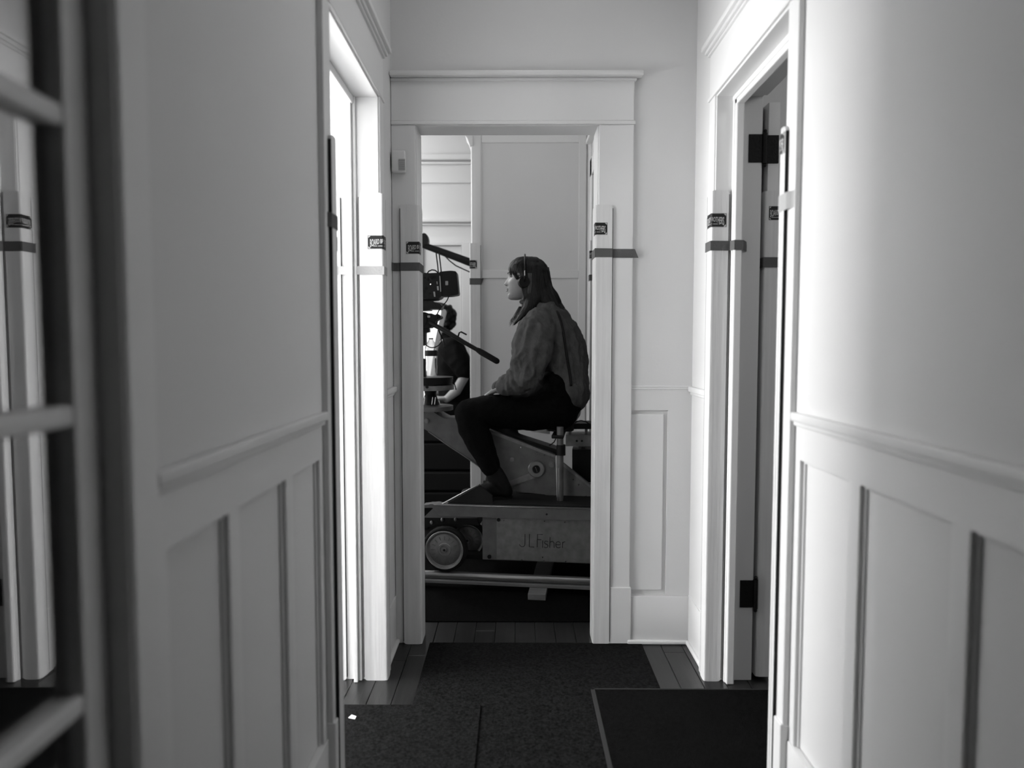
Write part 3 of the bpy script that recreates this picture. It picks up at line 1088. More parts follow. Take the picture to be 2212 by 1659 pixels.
# side panel
pl0, pb = dl_(1042, 1120, 0.0), dl_(1150, 1213, 0.0)
mb = MB()
mb.box(pl0.x, U1 - 0.1, 0.0, 0.52, pb.z, bot, 0.003)
sp = mb.build('side_panel', M_DOLLY, dy)
MB().box(dl_(1073, 1150, 0).x, U1 - 0.14, -0.004, 0.001, pb.z + 0.005, bot - 0.002, 0.001).build('cover_plate', M_DOLLY2, sp)
for (x_, y_, r) in ((1057, 1203, 0.010), (1077, 1123, 0.009)):
    p = dl_(x_, y_, -0.005)
    mb = MB()
    mb.cyl(p, p + Vector((0, 0.01, 0)), r, n=18)
    bb = mb.build('socket', M_BLACK, sp)
for x_, y_ in ((1132, 1125), (1176, 1126), (1220, 1128), (1127, 1210), (1175, 1212), (1222, 1213), (1172, 1204), (1088, 1124)):
    p = dl_(x_, y_, -0.006)
    MB().cyl(p, p + Vector((0, 0.006, 0)), 0.0032, n=10).build('screw', M_EDGE, sp)
# name on the side panel: J L F tall, isher smaller, thin strokes
lm = MB()
def stroke(pts, wd=0.0016):
    P = [dl_(x_, y_, -0.0046) for x_, y_ in pts]
    lm.tube(P, wd, 5)
def C2(x_, y_):
    return (1080 + x_ / 6.914, 1070 + y_ / 6.914)
stroke([C2(373, 578), C2(372, 735), C2(365, 755), C2(345, 768), C2(320, 766), C2(300, 750), C2(290, 733)])
stroke([C2(440, 578), C2(437, 768), C2(510, 774)])
stroke([C2(640, 585), C2(560, 582), C2(555, 774)]); stroke([C2(560, 662), C2(618, 665)])
stroke([C2(637, 675), C2(635, 780)])
stroke([C2(718, 695), C2(700, 682), C2(675, 684), C2(664, 704), C2(675, 724), C2(705, 735), C2(718, 755), C2(705, 777), C2(680, 782), C2(660, 770)])
stroke([C2(747, 625), C2(743, 782)]); stroke([C2(745, 705), C2(765, 690), C2(790, 690), C2(808, 710), C2(808, 782)])
stroke([C2(832, 738), C2(905, 740), C2(900, 708), C2(880, 692), C2(850, 696), C2(832, 722), C2(834, 755), C2(852, 780), C2(880, 784), C2(905, 770)])
stroke([C2(935, 695), C2(933, 785)]); stroke([C2(935, 720), C2(950, 698), C2(972, 694)])
bmesh.ops.recalc_face_normals(lm.bm, faces=lm.bm.faces)
lm.build('name_lettering', M_BLACK, sp, label='thin black lettering on the side panel')
# under tray
MB().box(dl_(1010, 1200, 0.1).x, U1 - 0.1, 0.04, 0.48, pb.z - 0.012, pb.z + 0.01, 0.002).build('under_tray', M_RUB, dy)


def wheel(cu, cv, cz, r):
    wt = MB()
    n = 40
    # tyre: lathe round v axis
    prof = [(-0.020, r * 0.80), (-0.024, r * 0.90), (-0.020, r * 0.97), (-0.010, r), (0.010, r), (0.020, r * .97), (0.024, r * .9), (0.020, r * .80)]
    rings = []
    for dv, rr in prof:
        rings.append([wt.bm.verts.new((cu + rr * math.cos(k * 2 * math.pi / n), cv + dv, cz + rr * math.sin(k * 2 * math.pi / n))) for k in range(n)])
    for A, B in zip(rings, rings[1:]):
        for k in range(n):
            wt.bm.faces.new((A[k], A[(k + 1) % n], B[(k + 1) % n], B[k]))
    wo = wt.build('wheel', M_RUB, dy, smooth=True)
    rm = MB()
    prof = [(-0.026, r * 0.76), (-0.028, r * 0.79), (-0.026, r * 0.83), (-0.020, r * 0.84), (-0.018, r * 0.76), (-0.016, r * .70), (-0.018, r * .67), (-0.019, r * .3), (-0.021, r * .28), (-0.021, r * 0.2), (-0.017, r * 0.18), (-0.017, r * .12), (-0.024, r * .10), (-0.024, 0.0001)]
    rings = []
    for dv, rr in prof:
        rings.append([rm.bm.verts.new((cu + rr * math.cos(k * 2 * math.pi / n), cv + dv, cz + rr * math.sin(k * 2 * math.pi / n))) for k in range(n)])
    for A, B in zip(rings, rings[1:]):
        for k in range(n):
            rm.bm.faces.new((A[k], A[(k + 1) % n], B[(k + 1) % n], B[k]))
    rm.build('rim', M_DOLLY2, wo, smooth='auto')
    rg = MB()
    rg.tube([(cu + r * .83 * math.cos(k * 2 * math.pi / n), cv - 0.026, cz + r * .83 * math.sin(k * 2 * math.pi / n)) for k in range(n)], 0.0022, 6, closed=True)
    rg.build('rim_ring', M_EDGE, wo, smooth=True)
    # raised marks round the hub
    mk = MB()
    for k in range(16):
        a = k / 16 * 2 * math.pi
        c_ = Vector((cu + r * .52 * math.cos(a), cv - 0.0195, cz + r * .52 * math.sin(a)))
        mk.obox(c_, (0.0025, 0.002, 0.018), Matrix.Rotation(math.pi / 2 - a, 3, 'Y'))
    mk.build('hub_marks', M_DOLLY, wo)
    hb = MB()
    hb.cyl((cu, cv - 0.0262, cz), (cu, cv - 0.015, cz), r * .055, n=14)
    hb.build('axle_bolt', M_BLACK, wo)
    return wo


wc = dl_(957, 1189, -0.05)
WR = (1247 - 1189) * 3.34 / 1500 * 1.01
wheel(wc.x, 0.0, ZR + 0.019 + 0.112, 0.112)
wheel(dl_(1010, 1170, 0.11).x, 0.13, ZR + 0.019 + 0.125, 0.098)
wheel(wc.x, RW, ZR + 0.019 + 0.112, 0.112)
wheel(U1 - 0.12, 0.0, ZR + 0.019 + 0.112, 0.112)
wheel(U1 - 0.12, RW, ZR + 0.019 + 0.112, 0.112)
# fork and axle parts over the front wheels
mb = MB()
DP(mb, [(915, 1118), (1030, 1120), (1035, 1135), (1010, 1132), (985, 1140), (940, 1135), (915, 1140)], 0.03, 0.2)
mb.build('wheel_fork', M_BLACK, dy)
for x_, y_ in ((932, 1129), (955, 1123), (984, 1122)):
    p = dl_(x_, y_, 0.02)
    MB().ball(p, (0.008, 0.008, 0.010), 10).build('fork_bolt', M_DOLLY2, dy, smooth=True)
# inclined side board with bright edge at the front
mb = MB()
a = dl_(955, 1089, 0.0); b_ = dl_(1037, 1045, 0.0)
mb.tube([a, b_], 0.0035, 8)
sb = mb.build('side_board_edge', M_EDGE, dy)
mb = MB()
DP(mb, [(958, 1092), (1036, 1048), (1064, 1070), (1064, 1092)], 0.002, 0.012)
mb.build('side_board', M_PLAST, dy)
mb = MB()
DP(mb, [(914, 1091), (945, 1088), (955, 1091), (955, 1097), (914, 1097)], -0.01, 0.05)
mb.build('front_lug', M_DOLLY, dy)

VB = 0.30   # boom plates in the middle of the dolly
# boom arm: big round-ended plate rising to the left
pts = [(985, 903), (1002, 902)] + [(1030, 960), (1062, 1030), (1040, 1012), (1010, 990), (960, 957), (925, 932)] + arc(931, 909, 23, 110, 268, 10) + [(950, 899), (960, 904)]
mb = MB(); DP(mb, pts, VB - 0.075, 0.15)
ba = mb.build('boom_arm', M_DOLLY, dy)
mb = MB()
p = dl_(922, 909, VB - 0.076)
mb.cyl(p, p + Vector((0, -0.008, 0)), 0.0125, n=24)
mb.cyl(p + Vector((0, -0.008, 0)), p + Vector((0, -0.012, 0)), 0.009, n=6)
mb.build('pivot_bolt', M_DOLLY2, ba, smooth='auto')
# lower edge lip
mb = MB()
mb.tube([dl_(925, 932, VB - 0.078), dl_(960, 957, VB - 0.078), dl_(1010, 990, VB - 0.078), dl_(1040, 1012, VB - 0.078)], 0.003, 6)
mb.build('arm_lip', M_DOLLY2, ba)
# main plates
mb = MB()
DP(mb, [(1050, 926), (1199, 988), (1203, 1084), (1176, 1068), (1120, 1062), (1085, 1050), (1062, 1035)], VB - 0.085, 0.02)
bp = mb.build('boom_plate', M_DOLLY, dy)
mb = MB()
DP(mb, [(1052, 926), (1199, 983), (1199, 989), (1050, 933)], VB - 0.089, 0.17)
mb.build('plate_flange', M_DOLLY2, bp)
mb = MB()
DP(mb, [(1058, 912), (1120, 944), (1215, 975), (1215, 988), (1120, 958), (1056, 926)], VB - 0.05, 0.12)
mb.build('hydraulic_beam', M_BLACK, dy)
mb = MB()
DP(mb, [(1217, 1001), (1272, 1046), (1330, 1092), (1217, 1092)], VB - 0.085, 0.02)
rp_ = mb.build('rear_plate', M_DOLLY, dy)
mb = MB(); DP(mb, [(1217, 1001), (1330, 1091), (1330, 1097), (1216, 1007)], VB - 0.09, 0.03)
mb.build('plate_flange', M_DOLLY2, rp_)
mb = MB()
DP(mb, [(1108, 1037), (1158, 1016), (1160, 1031), (1112, 1047), (1100, 1052), (1090, 1044)], VB - 0.094, 0.006)
mb.build('link_arm', M_DOLLY2, bp)
p = dl_(1159, 1013, VB - 0.09)
mb = MB()
nn = 36
prof = [(-0.0, 0.043), (-0.010, 0.043), (-0.014, 0.039), (-0.014, 0.021), (-0.008, 0.019), (-0.006, 0.018), (-0.006, 0.0001)]
rings = [[mb.bm.verts.new((p.x + rr * math.cos(k * 2 * math.pi / nn), p.y + dv, p.z + rr * math.sin(k * 2 * math.pi / nn))) for k in range(nn)] for dv, rr in prof]
for A, B in zip(rings, rings[1:]):
    for k in range(nn):
        mb.bm.faces.new((A[k], A[(k + 1) % nn], B[(k + 1) % nn], B[k]))
bs = mb.build('pivot_boss', M_DOLLY2, bp, smooth='auto')
mb = MB().cyl(p + Vector((0, -0.011, 0)), p + Vector((0, -0.006, 0)), 0.018, n=24)
mb.build('boss_cap', M_BLACK, dy)
mb = MB().obox(p + Vector((0, -0.012, 0)), (0.0022, 0.002, 0.026), Matrix.Rotation(math.radians(-20), 3, 'Y'))
mb.build('boss_slot', M_EDGE, dy)
for (x_, y_, r) in ((1106, 993, 0.011), (1192, 1003, 0.015)):
    p = dl_(x_, y_, VB - 0.09)
    mb = MB().cyl(p + Vector((0, 0.01, 0)), p + Vector((0, -0.006, 0)), r, n=24)
    mb.cyl(p + Vector((0, -0.006, 0)), p + Vector((0, -0.011, 0)), r * .6, n=18)
    mb.build('bolt', M_DOLLY2, dy, smooth='auto')
for (x_, y_) in ((1238, 1036), (1250, 1047), (1125, 966), (1159, 978), (1176, 983), (1188, 987)):
    p = dl_(x_, y_, VB - 0.09)
    MB().cyl(p + Vector((0, 0.01, 0)), p + Vector((0, -0.003, 0)), 0.0035, n=10).build('rivet', M_EDGE, dy)
mb = MB(); DP(mb, [(1265, 1071), (1267, 1071), (1265, 1084), (1262, 1084)], VB - 0.09, 0.004)
mb.build('latch', M_CHROME, rp_)
# lower linkage on deck
mb = MB()
DP(mb, [(1098, 1066), (1150, 1064), (1180, 1070), (1203, 1082), (1203, 1092), (1090, 1092)], VB - 0.06, 0.10)
mb.build('linkage_housing', M_BLACK, dy)
# seat post
ps = [dl_(1209, 925, 0.20), dl_(1209, 1088, 0.20)]
VS = 0.105
p0, p1 = dl_(1210, 922, VS), dl_(1210, 1088, VS)
mb = MB().cyl(p0, p1, 0.0165, n=24)
sp_ = mb.build('seat_post', M_DOLLY, dy, smooth='auto')
q0, q1 = dl_(1203, 1010, VS - 0.018), dl_(1203, 1086, VS - 0.018)
mb = MB().cyl(q0, q1, 0.0028, n=12)
q0, q1 = dl_(1207, 1010, VS - 0.018), dl_(1207, 1086, VS - 0.018)
mb.cyl(q0, q1, 0.0018, n=12)
mb.build('post_guide', M_CHROME, sp_, smooth='auto')
p = dl_(1212, 970, VS)
MB().cyl(p + Vector((0, 0, -0.03)), p + Vector((0, 0, 0.022)), 0.022, n=20).build('post_collar', M_BLACK, sp_, smooth='auto')
# seat pad
s0 = dl_(1210, 917, VB)
mb = MB()
mb.cyl((s0.x, VB, s0.z - 0.030), (s0.x, VB, s0.z + 0.010), 0.070, 0.078, n=36)
mb.build('seat', M_PLAST, dy, smooth='auto')
MB().box(s0.x - 0.03, s0.x + 0.03, VS - 0.02, VB, s0.z - 0.045, s0.z - 0.028, 0.004).build('seat_bracket', M_BLACK, dy)
mb = MB(); DP(mb, [(1135, 926), (1188, 927), (1188, 938), (1150, 933)], VB + 0.05, 0.05)
mb.build('tilt_lever', M_CHROME, dy)
mb = MB().tube([dl_(1202, 945, VB), dl_(1197, 955, VB), dl_(1186, 963, VB), dl_(1172, 969, VB)], 0.003, 8)
mb.build('hose', M_BLACK, dy)

# rear control box with battery on the dolly
cb = empty('control_box', DO, -TH, 'black and grey powered control box with chrome strip behind the woman', 'equipment box', local=True)
mb = MB(); DP(mb, [(1236, 971), (1330, 971), (1330, 1045), (1236, 1040)], VB + 0.06, 0.16)
mb.build('case', M_PLAST, cb)
mb = MB(); DP(mb, [(1222, 940), (1330, 940), (1330, 964), (1222, 964)], VB + 0.05, 0.16)
fp = mb.build('front_plate', M_DOLLY2, cb)
for x_ in (1246, 1257):
    p = dl_(x_, 952.5, VB + 0.049)
    MB().cyl(p, p + Vector((0, 0.006, 0)), 0.006, n=14).build('button', M_BLACK, fp)
mb = MB(); DP(mb, [(1250, 964), (1330, 964), (1330, 971), (1250, 971)], VB + 0.045, 0.17)
cs_ = mb.build('chrome_strip', M_CHROME, cb)
mb = MB(); DP(mb, [(1255, 966.3), (1264, 966.3), (1264, 969), (1255, 969)], VB + 0.0435, 0.002)
mb.build('strip_slot', M_BLACK, cs_)
mb = MB(); DP(mb, [(1225, 915), (1330, 915), (1330, 927), (1225, 927)], VB + 0.06, 0.14)
mb.build('pad', M_BLACK, cb)
for x_ in (1228, 1263):
    mb = MB(); DP(mb, [(x_, 927), (x_ + 6, 927), (x_ + 6, 941), (x_, 941)], VB + 0.08, 0.1)
    mb.build('pad_post', M_DOLLY2, cb)
mb = MB().tube([dl_(1240, 915, VB + .06), dl_(1245, 911, VB + .06), dl_(1255, 908.5, VB + .06), dl_(1266, 911, VB + .06), dl_(1274, 917, VB + .06)], 0.003, 8)
mb.build('carry_handle', M_BLACK, cb)

# ================================================================== FILM CAMERA, HEAD, BOTTLE
YK = 3.62


def PP(mb, pts, Y, t):
    mb.poly([at(x, y, Y) for x, y in pts], (0, 0, 0), (0, t, 0))
    return mb


def rb(pts, r=3, n=3):
    """round the corners of a pixel polygon"""
    outp = []
    for i in range(len(pts)):
        p0, p1, p2 = Vector(pts[i - 1]), Vector(pts[i]), Vector(pts[(i + 1) % len(pts)])
        a = (p0 - p1).normalized() * min(r, (p0 - p1).length / 2.1)
        b = (p2 - p1).normalized() * min(r, (p2 - p1).length / 2.1)
        for k in range(n + 1):
            t = k / n
            q = (p1 + a) * (1 - t) ** 2 + p1 * 2 * t * (1 - t) + (p1 + b) * t * t
            outp.append((q.x, q.y))
    return outp


kc = empty('film_camera', at(930, 640, YK), 0, 'black film camera with a rear battery seen left of the seated woman', 'camera')
mb = MB()
PP(mb, rb([(840, 590), (908, 588), (925, 590), (950, 589), (954, 640), (948, 645), (908, 646), (840, 646)], 3), YK - 0.06, 0.12)
body = mb.build('camera_body', M_PLAST, kc)
mb = MB()
PP(mb, rb([(948, 587), (973, 584.5), (986, 586), (991, 636), (975, 639), (951, 640)], 4), YK - 0.05, 0.10)
bt = mb.build('battery', M_PLAST, kc)
mb = MB(); PP(mb, rb([(962, 607), (968, 607), (968, 616), (962, 616)], 1), YK - 0.051, 0.003)
mb.build('battery_badge', M_GRILL, bt)
mb = MB(); PP(mb, [(949, 596), (951, 596), (953, 630), (951, 630)], YK - 0.063, 0.004)
mb.build('connector_strip', M_GRILL, body)
for pp_ in ([(943.5, 618), (947, 618), (948, 627), (944.5, 627)], [(936, 630), (939.5, 630), (940.5, 641), (937.5, 641)], [(943, 608), (944.5, 608), (945, 614), (943.6, 614)]):
    mb = MB(); PP(mb, pp_, YK - 0.064, 0.006)
    mb.build('port_cover', M_PALE, body)
for x_, y_ in ((930, 614), (911, 639.5), (908, 639.5)):
    MB().ball(at(x_, y_, YK - 0.062), 0.0026, 8).build('indicator_light', M_LED, body)
for i, (x_, y_) in enumerate(((917, 600), (925, 604), (933, 600), (940, 598), (921, 622), (915, 630), (929, 634))):
    MB().cyl(at(x_, y_, YK - 0.064), at(x_, y_, YK - 0.055), 0.005 + 0.002 * (i % 3), n=14).build('control_dial', M_PLAST, body, smooth='auto')
mb = MB().tube([at(x_, y_, YK) for x_, y_ in ((922, 592), (926, 586), (933, 583), (940, 584), (945, 588), (947, 592))], 0.0035, 8)
mb.build('cable_loop', M_BLACK, kc)
for a_x in (0, 6.3):
    MB().tube([at(942 + a_x, 546, YK), at(945 + a_x, 570, YK), at(947 + a_x, 590, YK)], 0.0032, 8).build('monitor_rod', M_BLACK, kc)
mb = MB(); PP(mb, rb([(840, 646), (948, 646), (944, 648), (935, 649), (908, 650), (840, 650)], 1), YK - 0.04, 0.08)
mb.build('base_plate', M_BLACK, kc)
mb = MB().cyl(at(842, 616, YK), at(790, 616, YK), 0.055, n=32)
mb.cyl(at(790, 616, YK), at(765, 616, YK), 0.065, 0.075, n=32)
mb.build('lens', M_BLACK, kc, smooth='auto')

# fluid head and pan bar
fh = empty('fluid_head', at(925, 880, YK), 0, 'black fluid head with a long pan handle under the film camera', 'camera head')
mb = MB()
PP(mb, rb([(850, 650), (933, 650), (950, 656), (955, 660), (953, 668), (929, 668), (928, 670), (912, 671), (850, 667)], 2), YK - 0.05, 0.10)
mb.build('tilt_plate', M_PLAST, fh)
mb = MB()
PP(mb, rb([(850, 676), (908, 674), (918, 674), (924, 677), (933, 677), (935, 680), (941, 680), (944, 677), (946, 680), (951, 681), (953, 685), (950, 688), (946, 689), (941, 693), (940, 698), (935, 702), (930, 708), (915, 709), (850, 710)], 1.5), YK - 0.055, 0.11)
hd = mb.build('head_body', M_BLACK, fh)
mb = MB(); PP(mb, rb([(923, 681.5), (929, 681.5), (929, 686), (923, 686)], 1), YK - 0.058, 0.006)
mb.build('level_badge', M_PALE, hd)
mb = MB().cyl(at(905, 690, YK - 0.07), at(905, 690, YK + 0.07), 0.04, n=28)
mb.build('drag_drum', M_PLAST, hd, smooth='auto')
mb = MB()
PP(mb, rb([(850, 708), (926, 709), (927, 717), (919, 719), (919, 744), (914, 747), (850, 747)], 1), YK - 0.03, 0.06)
PP(mb, [(909, 774), (919, 776), (919, 814), (912, 814), (912, 786), (909, 785)], YK - 0.03, 0.05)
mb.build('bracket', M_BLACK, fh)
mb = MB()
y1_ = YK - 0.08
L_ = [at(928, 697, YK - 0.05), at(965, 716, y1_ - .02), at(1000, 738, y1_ - .04), at(1035, 758, y1_ - .05)]
mb.tube(L_, [0.0115, 0.0115, 0.0110, 0.0105], 14)
ph = mb.build('pan_bar', M_BLACK, fh, smooth='auto')
mb = MB().limb([tuple(at(1032, 756, y1_ - .05)) + (0.0125,), tuple(at(1040, 761, y1_ - .05)) + (0.0155,), tuple(at(1073, 780, y1_ - .07)) + (0.0150,)], 16)
mb.build('pan_grip', M_RUB, ph, smooth='auto')
mb = MB().tube([at(990, 726, y1_ - .03), at(992, 719, y1_ - .04), at(996, 717, y1_ - .04), at(1008, 723, y1_ - .045)], 0.004, 8)
mb.build('lock_lever', M_BLACK, ph)

# stand column below: round pad, light plate, cone, tray
sd = empty('head_riser', at(925, 893, YK), 0, 'round black pad and metal riser plates between bottle and boom end', 'riser')


def disc(mb, cx, y0_, y1__, rpx, Y, r2px=None, n=40):
    a = at(cx, y0_, Y); b = at(cx, y1__, Y)
    k = Y / 1500
    mb.cyl((a.x, Y, b.z), (a.x, Y, a.z), (r2px or rpx) * k, rpx * k, n=n)
    return mb


mb = disc(MB(), 925, 814, 829, 54, YK, 52)
mb.build('black_pad', M_BLACK, sd, smooth='auto')
mb = disc(MB(), 925, 831, 841, 56, YK)
tp = mb.build('top_plate', M_DOLLY2, sd, smooth='auto')
mb = MB().cyl(at(922.5, 836, YK - 0.137), at(922.5, 836, YK - 0.12), 0.008, n=18)
mb.build('plate_bolt', M_BLACK, tp)
mb = disc(MB(), 930, 842, 852, 14, YK, 12)
disc(mb, 930, 852, 874, 12, YK, 20)
mb.build('column', M_BLACK, sd, smooth='auto')
for x_ in (918, 935, 941):
    MB().cyl(at(x_, 858, YK - 0.06), at(x_ - 2, 874, YK - 0.06), 0.0022, n=10).build('chrome_screw', M_EDGE, sd)
mb = disc(MB(), 925, 876, 885, 54, YK)
mb.build('tray', M_DOLLY, sd, smooth='auto')
mb = MB().cyl(at(922, 884, YK), at(922, 905, YK), 0.006, n=14)
mb.cyl(at(935, 884, YK), at(935, 905, YK), 0.02, n=14)
mb.build('rod', M_DOLLY2, sd)

# bottle
bt_c = at(931.5, 813, YK - 0.03)
wbt = empty('water_bottle', bt_c, 0, 'clear plastic water bottle with a dark label band on the round pad', 'bottle')
kb = (YK - .03) / 1500
mb = MB()
prof = [(0.5, 812), (11, 812), (13, 809), (12.8, 800), (13.3, 795), (12.8, 785), (13.2, 770), (13.2, 755), (12.5, 749), (9, 741), (4.5, 734), (4.2, 731)]
n = 32
rings = []
for rp_x, yy_ in prof:
    z = at(931.5, yy_, YK - .03).z
    rings.append([mb.bm.verts.new((bt_c.x + rp_x * kb * math.cos(k * 2 * math.pi / n), bt_c.y + rp_x * kb * math.sin(k * 2 * math.pi / n), z)) for k in range(n)])
for A, B in zip(rings, rings[1:]):
    for k in range(n):
        mb.bm.faces.new((A[k], A[(k + 1) % n], B[(k + 1) % n], B[k]))
mb.bm.faces.new(rings[0]); mb.bm.faces.new(rings[-1])
mb.build('bottle_body', M_BOTTLE, wbt, smooth='auto')
mb = MB()
mb.cyl((bt_c.x, bt_c.y, at(0, 733, YK - .03).z), (bt_c.x, bt_c.y, at(0, 730.5, YK - .03).z), 4.9 * kb, n=24)
mb.build('cap', M_BLACK, wbt, smooth='auto')
mb = MB()
mb.cyl((bt_c.x, bt_c.y, at(0, 769, YK - .03).z), (bt_c.x, bt_c.y, at(0, 757, YK - .03).z), 13.5 * kb, n=32, cap=False)
lbn = mb.build('label_band', M_LABEL, wbt, smooth='auto')

# cables hanging off the camera
cb_ = empty('camera_cables', at(940, 700, YK), 0, 'thin black cables looping below the film camera', 'cable')
for pts in (
        [(970, 639), (965, 650), (955, 662), (947, 673), (944, 682), (943, 697), (948, 715), (953, 728), (952, 740), (944, 748), (932, 751), (921, 746), (914, 738)],
        [(945, 702), (950, 718), (958, 735), (960, 752)],
        [(978, 818), (982, 830), (985, 842)]):
    P = [at(x_, y_, YK - 0.05 + 0.01 * math.sin(i)) for i, (x_, y_) in enumerate(pts)]
    # smooth the path
    Q = []
    for i in range(len(P) - 1):
        for k in range(4):
            t = k / 4
            p0, p1, p2, p3 = P[max(i - 1, 0)], P[i], P[i + 1], P[min(i + 2, len(P) - 1)]
            Q.append(0.5 * ((2 * p1) + (p2 - p0) * t + (2 * p0 - 5 * p1 + 4 * p2 - p3) * t * t + (3 * p1 - p0 - 3 * p2 + p3) * t ** 3))
    Q.append(P[-1])
    MB().tube(Q, 0.0027, 8).build('cable', M_BLACK, cb_, smooth=True)

# boom of a stand behind, in the far room
YO = 4.55
bs_ = empty('stand_boom_arm', at(915, 540, YO), 0, 'thick black boom arm rising to a knuckle above the film camera', 'boom arm')
mb = MB().tube([at(913, 529, YO), at(960, 546, YO), at(1040, 576, YO)], [0.020, 0.023, 0.027], 16)
mb.build('arm', M_BLACK, bs_, smooth='auto')
mb = MB()
mb.ball(at(914, 515, YO), (0.030, 0.03, 0.036), 18)
PP(mb, rb([(907, 502), (920, 504), (924, 510), (926, 520), (924, 528), (912, 530), (905, 520)], 3), YO - 0.03, 0.06)
mb.cyl(at(910, 535, YO), at(914, 525, YO), 0.010, n=12)
mb.build('knuckle', M_PLAST, bs_, smooth='auto')
mb = MB().ball(at(913.5, 503.5, YO - 0.03), 0.005, 8)
mb.build('chrome_knob', M_CHROME, bs_, smooth=True)
mb = MB().tube([at(x_, y_, YO) for x_, y_ in ((950, 548), (962, 554), (972, 564), (985, 574), (1000, 581), (1020, 590), (1040, 598))], 0.004, 8)
mb.build('hanging_cable', M_BLACK, bs_, smooth=True)
mb = MB().cyl(at(820, 500, YO) , at(912, 522, YO), 0.02, n=16)
mb.cyl(Vector((at(820, 500, YO).x, YO, 0.02)), at(820, 500, YO) + Vector((0, 0, .03)), 0.018, n=16)
mb.build('stand_column', M_BLACK, bs_, smooth='auto')

# lit soft panel behind the camera
YP = 4.44
lp = empty('light_panel', at(920, 870, YP), 0, 'glowing white soft light panel behind the bottle, with a slanting grey side', 'studio light')
mb = MB()
PP(mb, [(860, 662), (951, 662), (954, 672), (946, 712), (936, 760), (928, 815), (926, 872), (860, 872)], YP, 0.03)
mb.build('diffuser', M_DIFF, lp)
mb = MB()
PP(mb, rb([(953, 668), (961, 668), (963, 674), (956, 704), (948, 740), (940, 768), (934, 768), (945, 712), (953, 676)], 2), YP - 0.004, 0.06)
mb.build('side_frame', M_CARD, lp)
mb = MB()
a = at(873, 872, YP)
mb.box(a.x - 0.012, a.x + 0.012, YP + 0.005, YP + 0.03, 0.0, a.z)
mb.box(a.x - 0.15, a.x + 0.15, YP - 0.01, YP + 0.045, 0.0, 0.02, 0.004)
mb.build('stand_leg', M_BLACK, lp)
ob = lp.children[-1]

# black cases on the floor of the far room
cz = 0
for k, (x0_, x1_, y0_, y1__, z0_, z1_, lab_) in enumerate((
        (-0.82, -0.22, 4.53, 4.80, 0.0, 0.36, 'large black equipment case on the floor beyond the dolly, lowest one'),
        (-0.80, -0.24, 4.55, 4.78, 0.365, 0.66, 'black equipment case stacked on the large case beyond the dolly'))):
    r_ = empty('equipment_case', ((x0_ + x1_) / 2, (y0_ + y1__) / 2, z0_), 0, lab_, 'case', 'black equipment cases in the far room')
    MB().box(x0_, x1_, y0_, y1__, z0_, z0_ + (z1_ - z0_) * 0.62, 0.012).build('case_body', M_BLACK, r_)
    MB().box(x0_, x1_, y0_, y1__, z0_ + (z1_ - z0_) * 0.64, z1_, 0.012).build('lid', M_PLAST, r_)
    for xx in (x0_ + 0.52, x0_ + 0.62):
        MB().box(xx - 0.02, xx + 0.02, y0_ - 0.008, y0_, z0_ + (z1_ - z0_) * 0.55, z0_ + (z1_ - z0_) * 0.7, 0.003).build('latch', M_DOLLY, r_)

